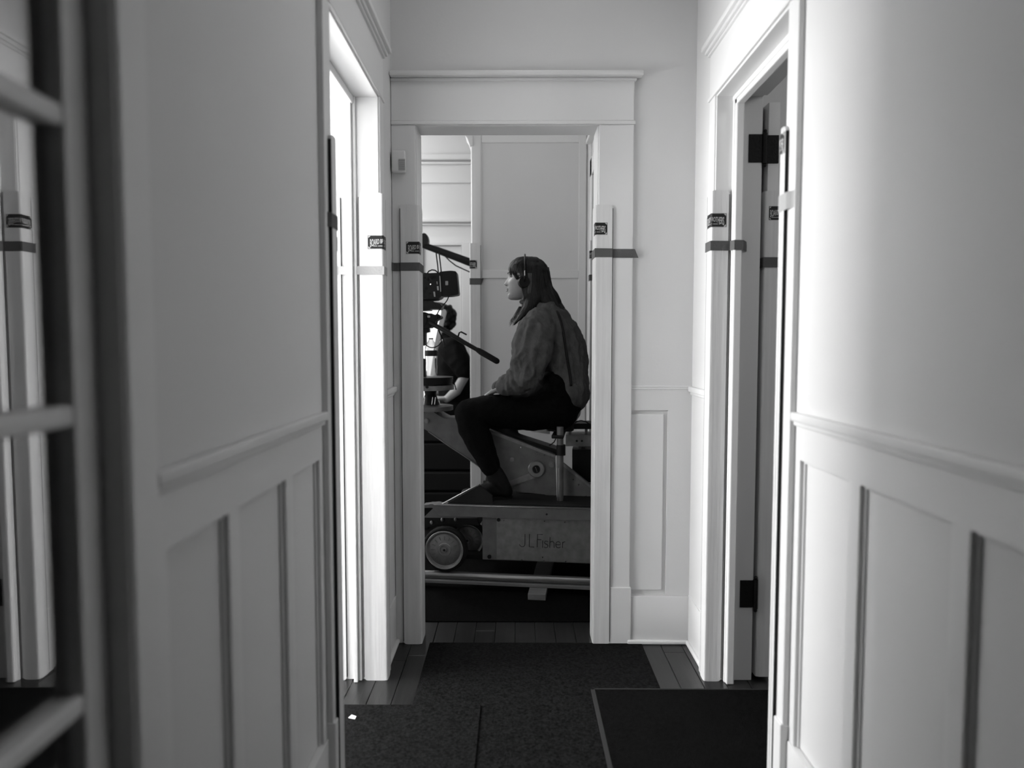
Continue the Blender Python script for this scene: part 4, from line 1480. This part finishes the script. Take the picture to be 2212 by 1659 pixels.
# ================================================================== PEOPLE
def head_mesh(c, fwd, scale=1.0, nod=0.0):
    """head with face; c = centre, fwd = unit vector the face looks along"""
    tab = [(-0.112, 0.080, 0.045, 0.012), (-0.108, 0.094, 0.030, 0.024), (-0.100, 0.101, 0.012, 0.034), (-0.088, 0.102, -0.005, 0.042), (-0.074, 0.098, -0.025, 0.050), (-0.060, 0.099, -0.045, 0.056),
           (-0.045, 0.099, -0.062, 0.061), (-0.030, 0.098, -0.075, 0.065), (-0.015, 0.096, -0.084, 0.068), (0.0, 0.092, -0.090, 0.071), (0.015, 0.094, -0.094, 0.073), (0.03, 0.096, -0.095, 0.074),
           (0.045, 0.092, -0.094, 0.074), (0.06, 0.083, -0.090, 0.071), (0.075, 0.069, -0.080, 0.064), (0.088, 0.050, -0.064, 0.053), (0.098, 0.028, -0.040, 0.036), (0.103, 0.005, -0.015, 0.014)]
    # resample finely
    rows = []
    for a, b in zip(tab, tab[1:]):
        for k in range(4):
            t = k / 4
            rows.append([a[i] * (1 - t) + b[i] * t for i in range(4)])
    rows.append(list(tab[-1]))
    side = Vector((-fwd.y, fwd.x, 0))
    mb = MB()
    n = 72
    rings = []
    for z, fr, bk, hw in rows:
        ring = []
        cf = (fr + bk) / 2
        hl = (fr - bk) / 2
        for k in range(n):
            a = k * 2 * math.pi / n
            ca, sa = math.cos(a), math.sin(a)
            e_ = 0.85
            f_ = cf + hl * math.copysign(abs(ca) ** e_, ca)
            s_ = hw * math.copysign(abs(sa) ** e_, sa)
            if ca > 0:
                g = lambda zc, zw, sc, sw: math.exp(-((z - zc) / zw) ** 2 - ((abs(s_) - sc) / sw) ** 2)
                # nose: ridge from the brow to the tip
                if -0.042 < z < 0.022:
                    t = (0.022 - z) / 0.055
                    f_ += 0.026 * min(1, max(0, t)) ** 1.1 * math.exp(-(s_ / (0.008 + 0.007 * min(1, t))) ** 2) * (1.0 if z > -0.033 else max(0, 1 - (-0.033 - z) / 0.009))
                f_ += 0.005 * g(-0.052, 0.006, 0, 0.020) + 0.0055 * g(-0.065, 0.006, 0, 0.018) - 0.005 * g(-0.0585, 0.0025, 0, 0.022) - 0.004 * g(-0.077, 0.006, 0, 0.018)
                f_ -= 0.010 * g(0.006, 0.010, 0.030, 0.013)
                f_ += 0.005 * g(0.024, 0.007, 0.024, 0.018)
                f_ += 0.004 * g(-0.02, 0.014, 0.042, 0.014)
            p = Vector((0, 0, z)) + fwd * f_ + side * s_
            if nod:
                p = Matrix.Rotation(nod, 3, side) @ p
            ring.append(mb.bm.verts.new(c + p * scale))
        rings.append(ring)
    for A, B in zip(rings, rings[1:]):
        for k in range(n):
            mb.bm.faces.new((A[k], A[(k + 1) % n], B[(k + 1) % n], B[k]))
    mb.bm.faces.new(rings[0]); mb.bm.faces.new(rings[-1])
    return mb


def hand(mb, wrist, fdir, up, sgn=1, s=1.0, curl=0.5, skip=None):
    """palm and five fingers; fdir: finger direction, up: back-of-hand normal"""
    f = Vector(fdir).normalized()
    u = Vector(up).normalized()
    r = f.cross(u).normalized() * sgn
    W = Vector(wrist)
    palm = W + f * 0.045 * s
    mb.limb([tuple(W) + (0.020 * s, 0.026 * s), tuple(palm) + (0.015 * s, 0.038 * s), tuple(W + f * 0.082 * s) + (0.012 * s, 0.038 * s)], 14)
    for i, (o_, L) in enumerate(((-0.030, 0.058), (-0.010, 0.070), (0.010, 0.074), (0.030, 0.066))):
        p0 = W + f * 0.075 * s + r * o_ * s
        d1_ = (f - u * curl * 0.3).normalized()
        d2_ = (f - u * curl * 1.0).normalized()
        d3_ = (f * 0.7 - u * curl * 1.6).normalized()
        p1 = p0 + d1_ * L * 0.45 * s
        p2 = p1 + d2_ * L * 0.33 * s
        p3 = p2 + d3_ * L * 0.24 * s
        mb.tube([p0, p1, p2, p3], [0.0090 * s, 0.0085 * s, 0.0078 * s, 0.0066 * s], 10)
    t0 = W + f * 0.02 * s + r * 0.028 * s
    t1 = t0 + (f * 0.7 + r * 0.75).normalized() * 0.042 * s
    t2 = t1 + (f * 0.95 + r * 0.2 - u * 0.25).normalized() * 0.030 * s
    mb.tube([t0, t1, t2], [0.012 * s, 0.010 * s, 0.008 * s], 10)


YC = 3.60
MP = YC / 1500


def W(px_, py_, dy_=0.0):
    return at(px_, py_, YC + dy_)


pw_ = empty('person', (W(1215, 900).x, YC, W(1215, 905).z), 0, 'seated woman with long hair and headphones, loose shirt and black trousers, on the dolly', 'person')
HC = W(1139, 601)
FW = Vector((-1, 0, 0))
mb = head_mesh(HC, FW, 1.0)
# neck, torso core, arms, legs
mb.limb([tuple(W(1143, 628)) + (0.050, 0.050), tuple(W(1150, 650)) + (0.050, 0.052), tuple(W(1163, 676)) + (0.058, 0.075)], 24)
mb.limb([tuple(W(1165, 680)) + (0.06, 0.10), tuple(W(1178, 705)) + (0.085, 0.15), tuple(W(1192, 760)) + (0.095, 0.135), tuple(W(1208, 820)) + (0.09, 0.12), tuple(W(1215, 880)) + (0.10, 0.15)], 28)
NW = W(1086, 838, -0.15)
mb.limb([tuple(W(1162, 697, -0.15)) + (0.045,), tuple(W(1150, 750, -0.19)) + (0.042,), tuple(W(1143, 812, -0.20)) + (0.038,), tuple(W(1108, 830, -0.18)) + (0.034,), tuple(NW) + (0.024,)], 18)
FWR = W(1086, 838, 0.15)
mb.limb([tuple(W(1162, 697, 0.15)) + (0.045,), tuple(W(1145, 750, 0.19)) + (0.042,), tuple(W(1130, 808, 0.20)) + (0.038,), tuple(W(1100, 826, 0.18)) + (0.034,), tuple(FWR) + (0.024,)], 18)
hand(mb, NW, (-0.78, 0.55, -0.34), (-0.30, 0.1, 0.9), sgn=-1, s=0.84, curl=0.6)
hand(mb, FWR, (-0.8, -0.5, -0.3), (-0.25, 0, 0.95), sgn=1, s=0.9, curl=0.35)
for sg, kn, an in ((-1, (1008, 894, -0.15), (1068, 1025, -0.17)), (1, (1060, 900, 0.17), (1120, 1010, 0.2))):
    mb.limb([tuple(W(1205, 888, sg * 0.09)) + (0.078,), tuple(W(1100, 889, kn[2] * 0.8)) + (0.07,), tuple(W(*kn)) + (0.055,), tuple(W((kn[0] + an[0]) / 2 - 2, (kn[1] + an[1]) / 2, (kn[2] + an[2]) / 2)) + (0.05,), tuple(W(*an)) + (0.034,)], 20)
bd = remeshed(mb, 0.0042, 1)
bd.build('body', M_SKIN, pw_, smooth=True)

# facial details
def onface(f_, s_, z_):
    return HC + FW * f_ + Vector((0, -1, 0)) * s_ + Vector((0, 0, z_))
for s in (1, -1):
    MB().ball(onface(0.0755, s * 0.0295, 0.007), (0.0105, 0.0105, 0.0075), 14).build('eye', M_EYEW, pw_, smooth=True)
mb = MB()
for s in (1, -1):
    mb.ball(onface(0.0835, s * 0.0312, 0.007), (0.0045, 0.0055, 0.0055), 12)
    mb.tube([onface(0.090, s * 0.016, 0.014), onface(0.088, s * 0.028, 0.017), onface(0.078, s * 0.040, 0.012)], 0.0016, 6)
    mb.tube([onface(0.100, s * 0.010, 0.024), onface(0.097, s * 0.024, 0.028), onface(0.082, s * 0.042, 0.024)], 0.0024, 6)
    mb.ball(onface(0.106, s * 0.0075, -0.0375), (0.005, 0.003, 0.002), 8)
mb.build('eyelashes_and_brows', M_EYE, pw_, smooth=True)
mb = MB()
mb.tube([onface(0.092, 0.022, -0.058), onface(0.1015, 0.012, -0.056), onface(0.106, 0.0, -0.054), onface(0.1015, -0.012, -0.056), onface(0.092, -0.022, -0.058)], [0.001, .0032, .0038, .0032, .001], 8)
mb.tube([onface(0.092, 0.020, -0.060), onface(0.1015, 0.010, -0.0635), onface(0.105, 0.0, -0.0645), onface(0.1015, -0.010, -0.0635), onface(0.092, -0.020, -0.060)], [0.001, .0036, .0044, .0036, .001], 8)
mb.build('lips', M_LIP, pw_, smooth=True)


def folds(scale, amp, freq=(1, 1, 1)):
    def fn(p):
        q = Vector((p.x * freq[0], p.y * freq[1], p.z * freq[2])) * scale
        a = noise.noise(q)
        b = noise.noise(q * 2.3 + Vector((5, 2, 1)))
        return amp * ((1 - 2 * abs(a)) * 0.8 + 0.5 * b)
    return fn


# shirt
mb = MB()
mb.limb([tuple(W(1150, 658)) + (0.050, 0.060), tuple(W(1158, 668)) + (0.062, 0.085), tuple(W(1170, 676)) + (0.085, 0.140), tuple(W(1180, 694)) + (0.108, 0.178), tuple(W(1192, 722)) + (0.135, 0.182),
         tuple(W(1202, 756)) + (0.145, 0.178), tuple(W(1212, 795)) + (0.140, 0.176), tuple(W(1222, 830)) + (0.118, 0.180), tuple(W(1226, 846)) + (0.108, 0.182)], 40)
for sg, dx in ((-1, 0), (1, -7)):
    mb.limb([tuple(W(1170 + dx, 694, sg * 0.140)) + (0.070, 0.060), tuple(W(1160 + dx, 715, sg * 0.185)) + (0.088, 0.066), tuple(W(1151 + dx, 750, sg * 0.205)) + (0.094, 0.072), tuple(W(1143 + dx, 785, sg * 0.215)) + (0.080, 0.070),
             tuple(W(1134 + dx, 815, sg * 0.21)) + (0.066, 0.062), tuple(W(1112 + dx, 828, sg * 0.195)) + (0.052, 0.052), tuple(W(1092 + dx, 833, sg * 0.178)) + (0.038, 0.040), tuple(W(1086 + dx, 836, sg * 0.17)) + (0.031, 0.033)], 28)
fold1 = folds(17, 0.0115, (1.0, 1.0, 0.42))
fold2 = folds(36, 0.0040, (1, 1, 0.7))
elbow = W(1128, 800, -0.2)


def shirt_wr(p):
    k = 1.0 + 1.6 * math.exp(-((p - elbow).length / 0.10) ** 2)
    return (fold1(p) + fold2(p)) * k * 0.9


sh = remeshed(mb, 0.0055, 3, shirt_wr)
shirt = sh.build('shirt', M_SHIRT, pw_, smooth=True)
# collar and cuff
mb = MB()
cc = W(1150, 659)
mb.tube([cc + Vector((math.cos(a) * 0.058, math.sin(a) * 0.066, -0.012 * math.cos(a) + 0.004)) for a in [k * 2 * math.pi / 24 for k in range(24)]], 0.010, 8, closed=True)
mb.build('collar', M_SHIRT, pw_, smooth=True)
mb = MB()
for q, d in ((W(1085, 836, -0.168), -1), (W(1078, 834, 0.165), 1)):
    ax = Vector((-1, 0, -0.25)).normalized()
    mb.cyl(q - ax * 0.012, q + ax * 0.014, 0.035, 0.030, n=20, cap=False)
mb.build('cuff', M_SHIRT, pw_, smooth=True)
# cross strap laid over the near side of the shirt
bv = BVHTree.FromObject(shirt, bpy.context.evaluated_depsgraph_get())
offp = OFF[pw_]
strap = []
spx = [(1204, 672), (1212, 695), (1218, 722), (1222, 750), (1226, 778), (1231, 808), (1234, 834)]
for i in range(37):
    x = i / 36 * (len(spx) - 1)
    k_ = min(int(x), len(spx) - 2)
    f_ = x - k_
    d = ray(spx[k_][0] * (1 - f_) + spx[k_ + 1][0] * f_, spx[k_][1] * (1 - f_) + spx[k_ + 1][1] * f_).normalized()
    hit = bv.ray_cast(Vector((0, 0, H)) - offp, d)
    if hit[0] is not None:
        strap.append(hit[0] + offp - d * 0.002)
for _ in range(3):
    strap = [strap[0]] + [(strap[i - 1] + strap[i] * 2 + strap[i + 1]) / 4 for i in range(1, len(strap) - 1)] + [strap[-1]]
MB().tube(strap, 0.0068, 8).build('cross_strap', M_BLACK, pw_, smooth=True)

# trousers
mb = MB()
mb.limb([tuple(W(1190, 819)) + (0.088, 0.198), tuple(W(1199, 832)) + (0.104, 0.204), tuple(W(1206, 852)) + (0.112, 0.200), tuple(W(1211, 880)) + (0.112, 0.185), tuple(W(1205, 896)) + (0.085, 0.17)], 36)
mb.limb([tuple(W(1178, 846, -0.05)) + (0.070, 0.12), tuple(W(1150, 866, -0.07)) + (0.060, 0.11)], 24)
mb.limb([tuple(W(1212, 884, -0.085)) + (0.100, 0.088), tuple(W(1150, 889, -0.105)) + (0.096, 0.088), tuple(W(1095, 889, -0.125)) + (0.088, 0.082), tuple(W(1045, 889, -0.142)) + (0.078, 0.074),
         tuple(W(1012, 892, -0.15)) + (0.068, 0.066)], 28)
mb.limb([tuple(W(1010, 893, -0.15)) + (0.064, 0.064), tuple(W(1020, 920, -0.155)) + (0.072, 0.066), tuple(W(1036, 955, -0.16)) + (0.067, 0.062), tuple(W(1052, 990, -0.165)) + (0.055, 0.056), tuple(W(1060, 1010, -0.17)) + (0.047, 0.050)], 26)
mb.limb([tuple(W(1212, 884, 0.085)) + (0.095, 0.088), tuple(W(1140, 893, 0.13)) + (0.086, 0.085), tuple(W(1080, 900, 0.17)) + (0.070, 0.068)], 26)
mb.limb([tuple(W(1078, 900, 0.17)) + (0.066, 0.066), tuple(W(1096, 940, 0.18)) + (0.062, 0.062), tuple(W(1110, 985, 0.19)) + (0.055, 0.055), tuple(W(1120, 1010, 0.2)) + (0.045, 0.045)], 24)
tw = remeshed(mb, 0.006, 4, folds(16, 0.004))
tw.build('trousers', M_PANT, pw_, smooth=True)

# boots, soles on the deck
deck = top + 0.008
for (dyv, ax_, lab_) in ((-0.17, 0, 1), (0.2, 52, 2)):
    mb = MB()
    zs_ = deck
    A_ = W(1068 + ax_, 1022, dyv)
    yv = A_.y
    heel = Vector((W(1092 + ax_, 1060, dyv).x, yv, zs_ + 0.035))
    ball_ = Vector((W(1035 + ax_, 1060, dyv).x, yv, zs_ + 0.030))
    toe = Vector((W(1006 + ax_, 1060, dyv).x, yv, zs_ + 0.026))
    mb.limb([tuple(A_) + (0.046, 0.042), tuple(Vector((A_.x + 0.02, yv, (A_.z + zs_) / 2 + 0.02))) + (0.050, 0.042), tuple(heel) + (0.038, 0.036)], 22)
    mb.limb([tuple(heel) + (0.034, 0.036), tuple(Vector(((heel.x + ball_.x) / 2, yv, zs_ + 0.052))) + (0.050, 0.038), tuple(ball_) + (0.032, 0.043), tuple(toe) + (0.024, 0.036)], 22)
    bo = remeshed(mb, 0.006, 3)
    for v in bo.bm.verts:
        if v.co.z < zs_ + 0.006:
            v.co.z = zs_ + 0.006
    ob_ = bo.build('boot', M_BOOT, pw_, smooth=True)
    mb = MB()
    pts = []
    for k in range(28):
        a = k * 2 * math.pi / 28
        t = math.cos(a)
        cx = (heel.x + toe.x) / 2 - t * ((heel.x - toe.x) / 2 + 0.036)
        wy = 0.040 * math.sin(a) * (1.0 if t > 0 else 0.88)
        pts.append(Vector((cx, yv + wy, zs_ + 0.001)))
    mb.poly(pts, (0, 0, 0), (0, 0, 0.014))
    mb.build('sole', M_RUB, ob_)

# hair: solid volume plus strands
mb = MB()
mb.ball(W(1147, 592), (0.092, 0.083, 0.090), 32)
mb.ball(W(1132, 582), (0.080, 0.078, 0.066), 32)
# side curtains and back fall
for sg in (-1, 1):
    mb.limb([tuple(W(1140, 585, sg * 0.052)) + (0.048, 0.030), tuple(W(1148, 615, sg * 0.062)) + (0.055, 0.026), tuple(W(1152, 645, sg * 0.062)) + (0.052, 0.026), tuple(W(1140, 668, sg * 0.084)) + (0.030, 0.016), tuple(W(1124, 685, sg * 0.094)) + (0.015, 0.010), tuple(W(1110, 702, sg * 0.09)) + (0.004, 0.004)], 20)
    mb.limb([tuple(W(1112, 578, sg * 0.045)) + (0.022, 0.020), tuple(W(1111, 590, sg * 0.056)) + (0.013, 0.010), tuple(W(1117, 602, sg * 0.064)) + (0.007, 0.006)], 12)
mb.limb([tuple(W(1160, 590)) + (0.066, 0.075), tuple(W(1165, 625)) + (0.066, 0.070), tuple(W(1178, 650)) + (0.066, 0.078), tuple(W(1193, 664)) + (0.056, 0.080), tuple(W(1210, 676)) + (0.036, 0.070), tuple(W(1226, 690)) + (0.012, 0.045)], 28)
mb.limb([tuple(W(1188, 618, -0.03)) + (0.012, 0.020), tuple(W(1200, 634, -0.035)) + (0.010, 0.018), tuple(W(1209, 650, -0.035)) + (0.008, 0.016), tuple(W(1211, 662, -0.03)) + (0.009, 0.018), tuple(W(1209, 674, -0.03)) + (0.012, 0.020)], 12)
for s_ in (-0.035, -0.012, 0.012, 0.035):
    mb.limb([tuple(W(1118, 566, s_)) + (0.018, 0.016), tuple(W(1104, 577, s_)) + (0.011, 0.014), tuple(W(1101.5, 588, s_)) + (0.006, 0.011), tuple(W(1104, 594, s_ * 1.1)) + (0.003, 0.005)], 12)


def hair_wr(p):
    q = Vector((p.x * 60, p.y * 60, p.z * 9))
    return 0.0030 * noise.noise(q)


hr = remeshed(mb, 0.0048, 3, hair_wr)
hair = hr.build('hair', M_HAIR, pw_, smooth=True)
bvh = BVHTree.FromObject(hair, bpy.context.evaluated_depsgraph_get())
guides = [
    [(1140, 556), (1118, 562), (1104, 575), (1103, 590)],
    [(1142, 556), (1122, 566), (1112, 582), (1120, 600)],
    [(1145, 556), (1132, 575), (1130, 600), (1140, 640), (1135, 668), (1112, 698)],
    [(1150, 555), (1145, 580), (1146, 610), (1152, 645), (1140, 675), (1118, 692)],
    [(1155, 556), (1158, 585), (1160, 620), (1165, 650), (1180, 672), (1200, 684)],
    [(1160, 558), (1175, 580), (1182, 610), (1186, 640), (1200, 668), (1222, 692)],
    [(1165, 562), (1184, 585), (1190, 615), (1200, 645), (1208, 670), (1212, 684)],
]
sm_ = MB()
rnd = random.Random(3)
for g in range(340):
    gi = rnd.randrange(len(guides) - 1)
    t = rnd.random()
    A, B = guides[gi], guides[gi + 1]
    nseg = 9

    def samp(G, u):
        x = u * (len(G) - 1)
        i = min(int(x), len(G) - 2)
        f = x - i
        return Vector((G[i][0] * (1 - f) + G[i + 1][0] * f, G[i][1] * (1 - f) + G[i + 1][1] * f))
    L = 0.75 + 0.25 * rnd.random()
    pts = []
    w0 = rnd.uniform(-1.5, 1.5)
    for k in range(nseg + 1):
        u = k / nseg * L
        q = samp(A, u) * (1 - t) + samp(B, u) * t
        q.x += w0 + 1.2 * math.sin(u * 5 + g)
        d = ray(q.x, q.y).normalized()
        h_ = bvh.ray_cast(Vector((0, 0, H)) - offp, d)
        if h_[0] is None:
            if pts:
                break
            continue
        pts.append(h_[0] + offp - d * 0.0008)
    if len(pts) >= 4:
        ok = all((pts[i + 1] - pts[i]).length < 0.07 for i in range(len(pts) - 1))
        if ok:
            rr = [0.0007 + 0.0006 * math.sin(math.pi * i / (len(pts) - 1)) for i in range(len(pts))]
            sm_.tube(pts, rr, 4)
# loose wisps at the ends
for g in range(170):
    a = rnd.random()
    if a < 0.6:
        p = [(1205 + rnd.uniform(-8, 8), 660 + rnd.uniform(-8, 8)), (1214 + rnd.uniform(-6, 8), 678 + rnd.uniform(-5, 5)), (1226 + rnd.uniform(-8, 12), 694 + rnd.uniform(-6, 8))]
        yo = rnd.uniform(-0.09, 0.05)
    elif a < 0.82:
        j_ = rnd.uniform(-2, 3)
        p = [(1184 + j_, 585 + rnd.uniform(-8, 8)), (1190 + j_, 615), (1198 + j_ * 1.5, 645), (1209 + j_ * 3, 668 + rnd.uniform(-5, 10))]
        yo = rnd.uniform(-0.05, 0.04)
    else:
        j_ = rnd.uniform(-6, 6)
        p = [(1127 + j_, 662), (1114 + j_ * .8, 682), (1104 + j_ * .8, 700 + rnd.uniform(-8, 6))]
        yo = rnd.choice((-1, 1)) * rnd.uniform(0.04, 0.09)
    sm_.tube([W(x_, y_, yo) for x_, y_ in p], [0.0014, 0.0012, 0.0004] if len(p) == 3 else [0.0012, 0.0014, 0.0012, 0.0004], 4)
sm_.build('hair_strands', M_STRAND, pw_, smooth=True, kind='stuff')

# a few paler strands from the ear down over the shoulder
hl = MB()
rnd = random.Random(9)
for g in range(34):
    j = rnd.uniform(-5, 5)
    e_ = rnd.uniform(-8, 12)
    G = [(1146 + j, 590), (1146 + j, 615), (1143 + j * .8, 640), (1134 + j * .6 + e_ * .3, 662), (1118 + j * .5 + e_, 682 - e_ * .3), (1106 + e_ * 1.4, 700 - e_ * .8)]
    if g % 3 == 0:
        G = [(1122 + j, 562), (1112 + j, 570), (1112 + j, 580), (1116 + j, 590)]
    pts = []
    for k in range(16):
        x = k / 15 * (len(G) - 1)
        i = min(int(x), len(G) - 2)
        f_ = x - i
        d = ray(G[i][0] * (1 - f_) + G[i + 1][0] * f_, G[i][1] * (1 - f_) + G[i + 1][1] * f_).normalized()
        h_ = bvh.ray_cast(Vector((0, 0, H)) - offp, d)
        if h_[0] is None:
            break
        pts.append(h_[0] + offp - d * 0.0015)
    if len(pts) > 4 and all((pts[i + 1] - pts[i]).length < 0.05 for i in range(len(pts) - 1)):
        hl.tube(pts, [0.0011] * (len(pts) - 1) + [0.0004], 4)
hl.build('pale_hair_strands', M_PALEH, pw_, smooth=True, kind='stuff')

# headphones
hp = MB()
ec = W(1132, 612)
pts = []
for k in range(17):
    a = math.pi * k / 16
    pts.append(Vector((ec.x + 0.004, YC - math.cos(a) * 0.094, ec.z + 0.035 + math.sin(a) * 0.112)))
hp.tube([Vector((ec.x, YC - 0.094, ec.z))] + pts + [Vector((ec.x, YC + 0.094, ec.z))], 0.0045, 8)
hpo = hp.build('headphones', M_PLAST, pw_, smooth=True)
for s in (-1, 1):
    MB().cyl((ec.x, YC + s * 0.072, ec.z), (ec.x, YC + s * 0.096, ec.z), 0.033, 0.026, n=28).build('ear_cup', M_BLACK, hpo, smooth='auto')
mb = MB()
mb.cyl((ec.x + .002, YC - 0.1, ec.z + 0.03), (ec.x + .002, YC - 0.1, ec.z + 0.055), 0.003, n=8)
mb.build('slider', M_CHROME, hpo)

# ---- operator in the far room
YM = 5.02


def W2(px_, py_, dy_=0.0):
    return at(px_, py_, YM + dy_)


p2 = empty('person', (W2(985, 900).x, YM, 0.0), 0, 'man in a dark T-shirt and cap, half hidden behind the film camera', 'person')
HM = W2(945, 690)
mb = head_mesh(HM, Vector((-1, 0, 0)), 1.02)
mb.limb([tuple(W2(950, 712)) + (0.055,), tuple(W2(962, 738)) + (0.062, 0.08)], 20)
mb.limb([tuple(W2(965, 745)) + (0.07, 0.14), tuple(W2(975, 775)) + (0.10, 0.17), tuple(W2(985, 830)) + (0.11, 0.15), tuple(W2(992, 890)) + (0.11, 0.15)], 26)
WM = W2(965, 862, -0.20)
mb.limb([tuple(W2(975, 755, -0.18)) + (0.05,), tuple(W2(1004, 812, -0.22)) + (0.040,), tuple(W2(985, 845, -0.22)) + (0.035,), tuple(WM) + (0.026,)], 16)
WM2 = W2(930, 850, 0.18)
mb.limb([tuple(W2(975, 755, 0.18)) + (0.05,), tuple(W2(975, 825, 0.22)) + (0.042,), tuple(W2(950, 845, 0.2)) + (0.035,), tuple(WM2) + (0.026,)], 16)
hand(mb, WM, (-1, 0, 0.1), (0.1, 0, 1), sgn=-1, s=1.0, curl=0.6)
hand(mb, WM2, (-1, 0, 0.0), (0, 0, 1), sgn=1, s=1.0, curl=0.6)
for sg in (-1, 1):
    mb.limb([tuple(W2(992, 895, sg * 0.09)) + (0.08,), tuple(W2(940, 905, sg * 0.14)) + (0.065,), tuple(W2(880, 905, sg * 0.16)) + (0.055,), tuple(W2(885, 980, sg * 0.16)) + (0.048,), tuple(Vector((W2(892, 1060).x, YM + sg * 0.16, 0.09))) + (0.036,)], 18)
remeshed(mb, 0.006, 1).build('body', M_SKIN, p2, smooth=True)
mb = MB()
mb.limb([tuple(W2(958, 736)) + (0.075, 0.10), tuple(W2(970, 748)) + (0.105, 0.17), tuple(W2(978, 780)) + (0.125, 0.20), tuple(W2(984, 830)) + (0.130, 0.17), tuple(W2(992, 885)) + (0.13, 0.17)], 28)
for sg in (-1, 1):
    mb.limb([tuple(W2(972, 752, sg * 0.17)) + (0.085, 0.075), tuple(W2(990, 778, sg * 0.205)) + (0.078, 0.075), tuple(W2(1001, 800, sg * 0.22)) + (0.062, 0.065)], 18)
remeshed(mb, 0.009, 3, folds(12, 0.006)).build('t_shirt', M_TEE, p2, smooth=True)
mb = MB()
for sg in (-1, 1):
    mb.limb([tuple(W2(996, 892, sg * 0.09)) + (0.115, 0.10), tuple(W2(940, 905, sg * 0.14)) + (0.085,), tuple(W2(878, 906, sg * 0.16)) + (0.070,), tuple(W2(884, 980, sg * 0.16)) + (0.062,), tuple(Vector((W2(891, 1060).x, YM + sg * 0.16, 0.14))) + (0.05,)], 20)
remeshed(mb, 0.010, 3).build('trousers', M_PANT, p2, smooth=True)
mb = MB()
for sg in (-1, 1):
    x0_ = W2(892, 1060).x
    mb.limb([(x0_ + 0.04, YM + sg * .16, 0.045, 0.04, 0.04), (x0_ - 0.06, YM + sg * .16, 0.05, 0.045, 0.045), (x0_ - 0.18, YM + sg * .16, 0.035, 0.03, 0.045)], 16)
mb.build('shoe', M_BOOT, p2, smooth=True)
mb = MB()
rnd = random.Random(5)
mb.ball(HM + Vector((0.03, 0, 0.01)), (0.092, 0.090, 0.095), 24)
for k in range(90):
    a = rnd.uniform(-1.2, 1.2)
    b = rnd.uniform(-1.1, 0.9)
    mb.ball(HM + Vector((0.03 + 0.10 * math.cos(a) * math.cos(b), 0.095 * math.sin(a), 0.01 + 0.10 * math.sin(b))), rnd.uniform(0.012, 0.020), 8)
remeshed(mb, 0.006, 1).build('curly_hair', M_HAIR, p2, smooth=True)
mb = MB()
mb.ball(HM + Vector((-0.005, 0, 0.055)), (0.108, 0.092, 0.070), 28)
for v in mb.bm.verts:
    if v.co.z < HM.z + 0.045:
        v.co.z = HM.z + 0.045
mb.poly([HM + Vector((-0.09 - 0.075 * math.sin(math.pi * k / 12), 0.075 * math.cos(math.pi * k / 12), 0.045)) for k in range(13)], (0, 0, 0), (0, 0, 0.006))
mb.build('cap', M_BLACK, p2, smooth='auto')
# seat box under him
st_ = empty('wooden_seat_box', (W2(995, 900).x, YM, 0), 0, 'dark wooden box the man in the cap sits on', 'box')
zt_ = W2(995, 900).z - 0.10
MB().box(W2(995, 900).x - 0.16, W2(995, 900).x + 0.16, YM - 0.2, YM + 0.2, 0.0, zt_, 0.004).build('box_body', M_BLACK, st_)
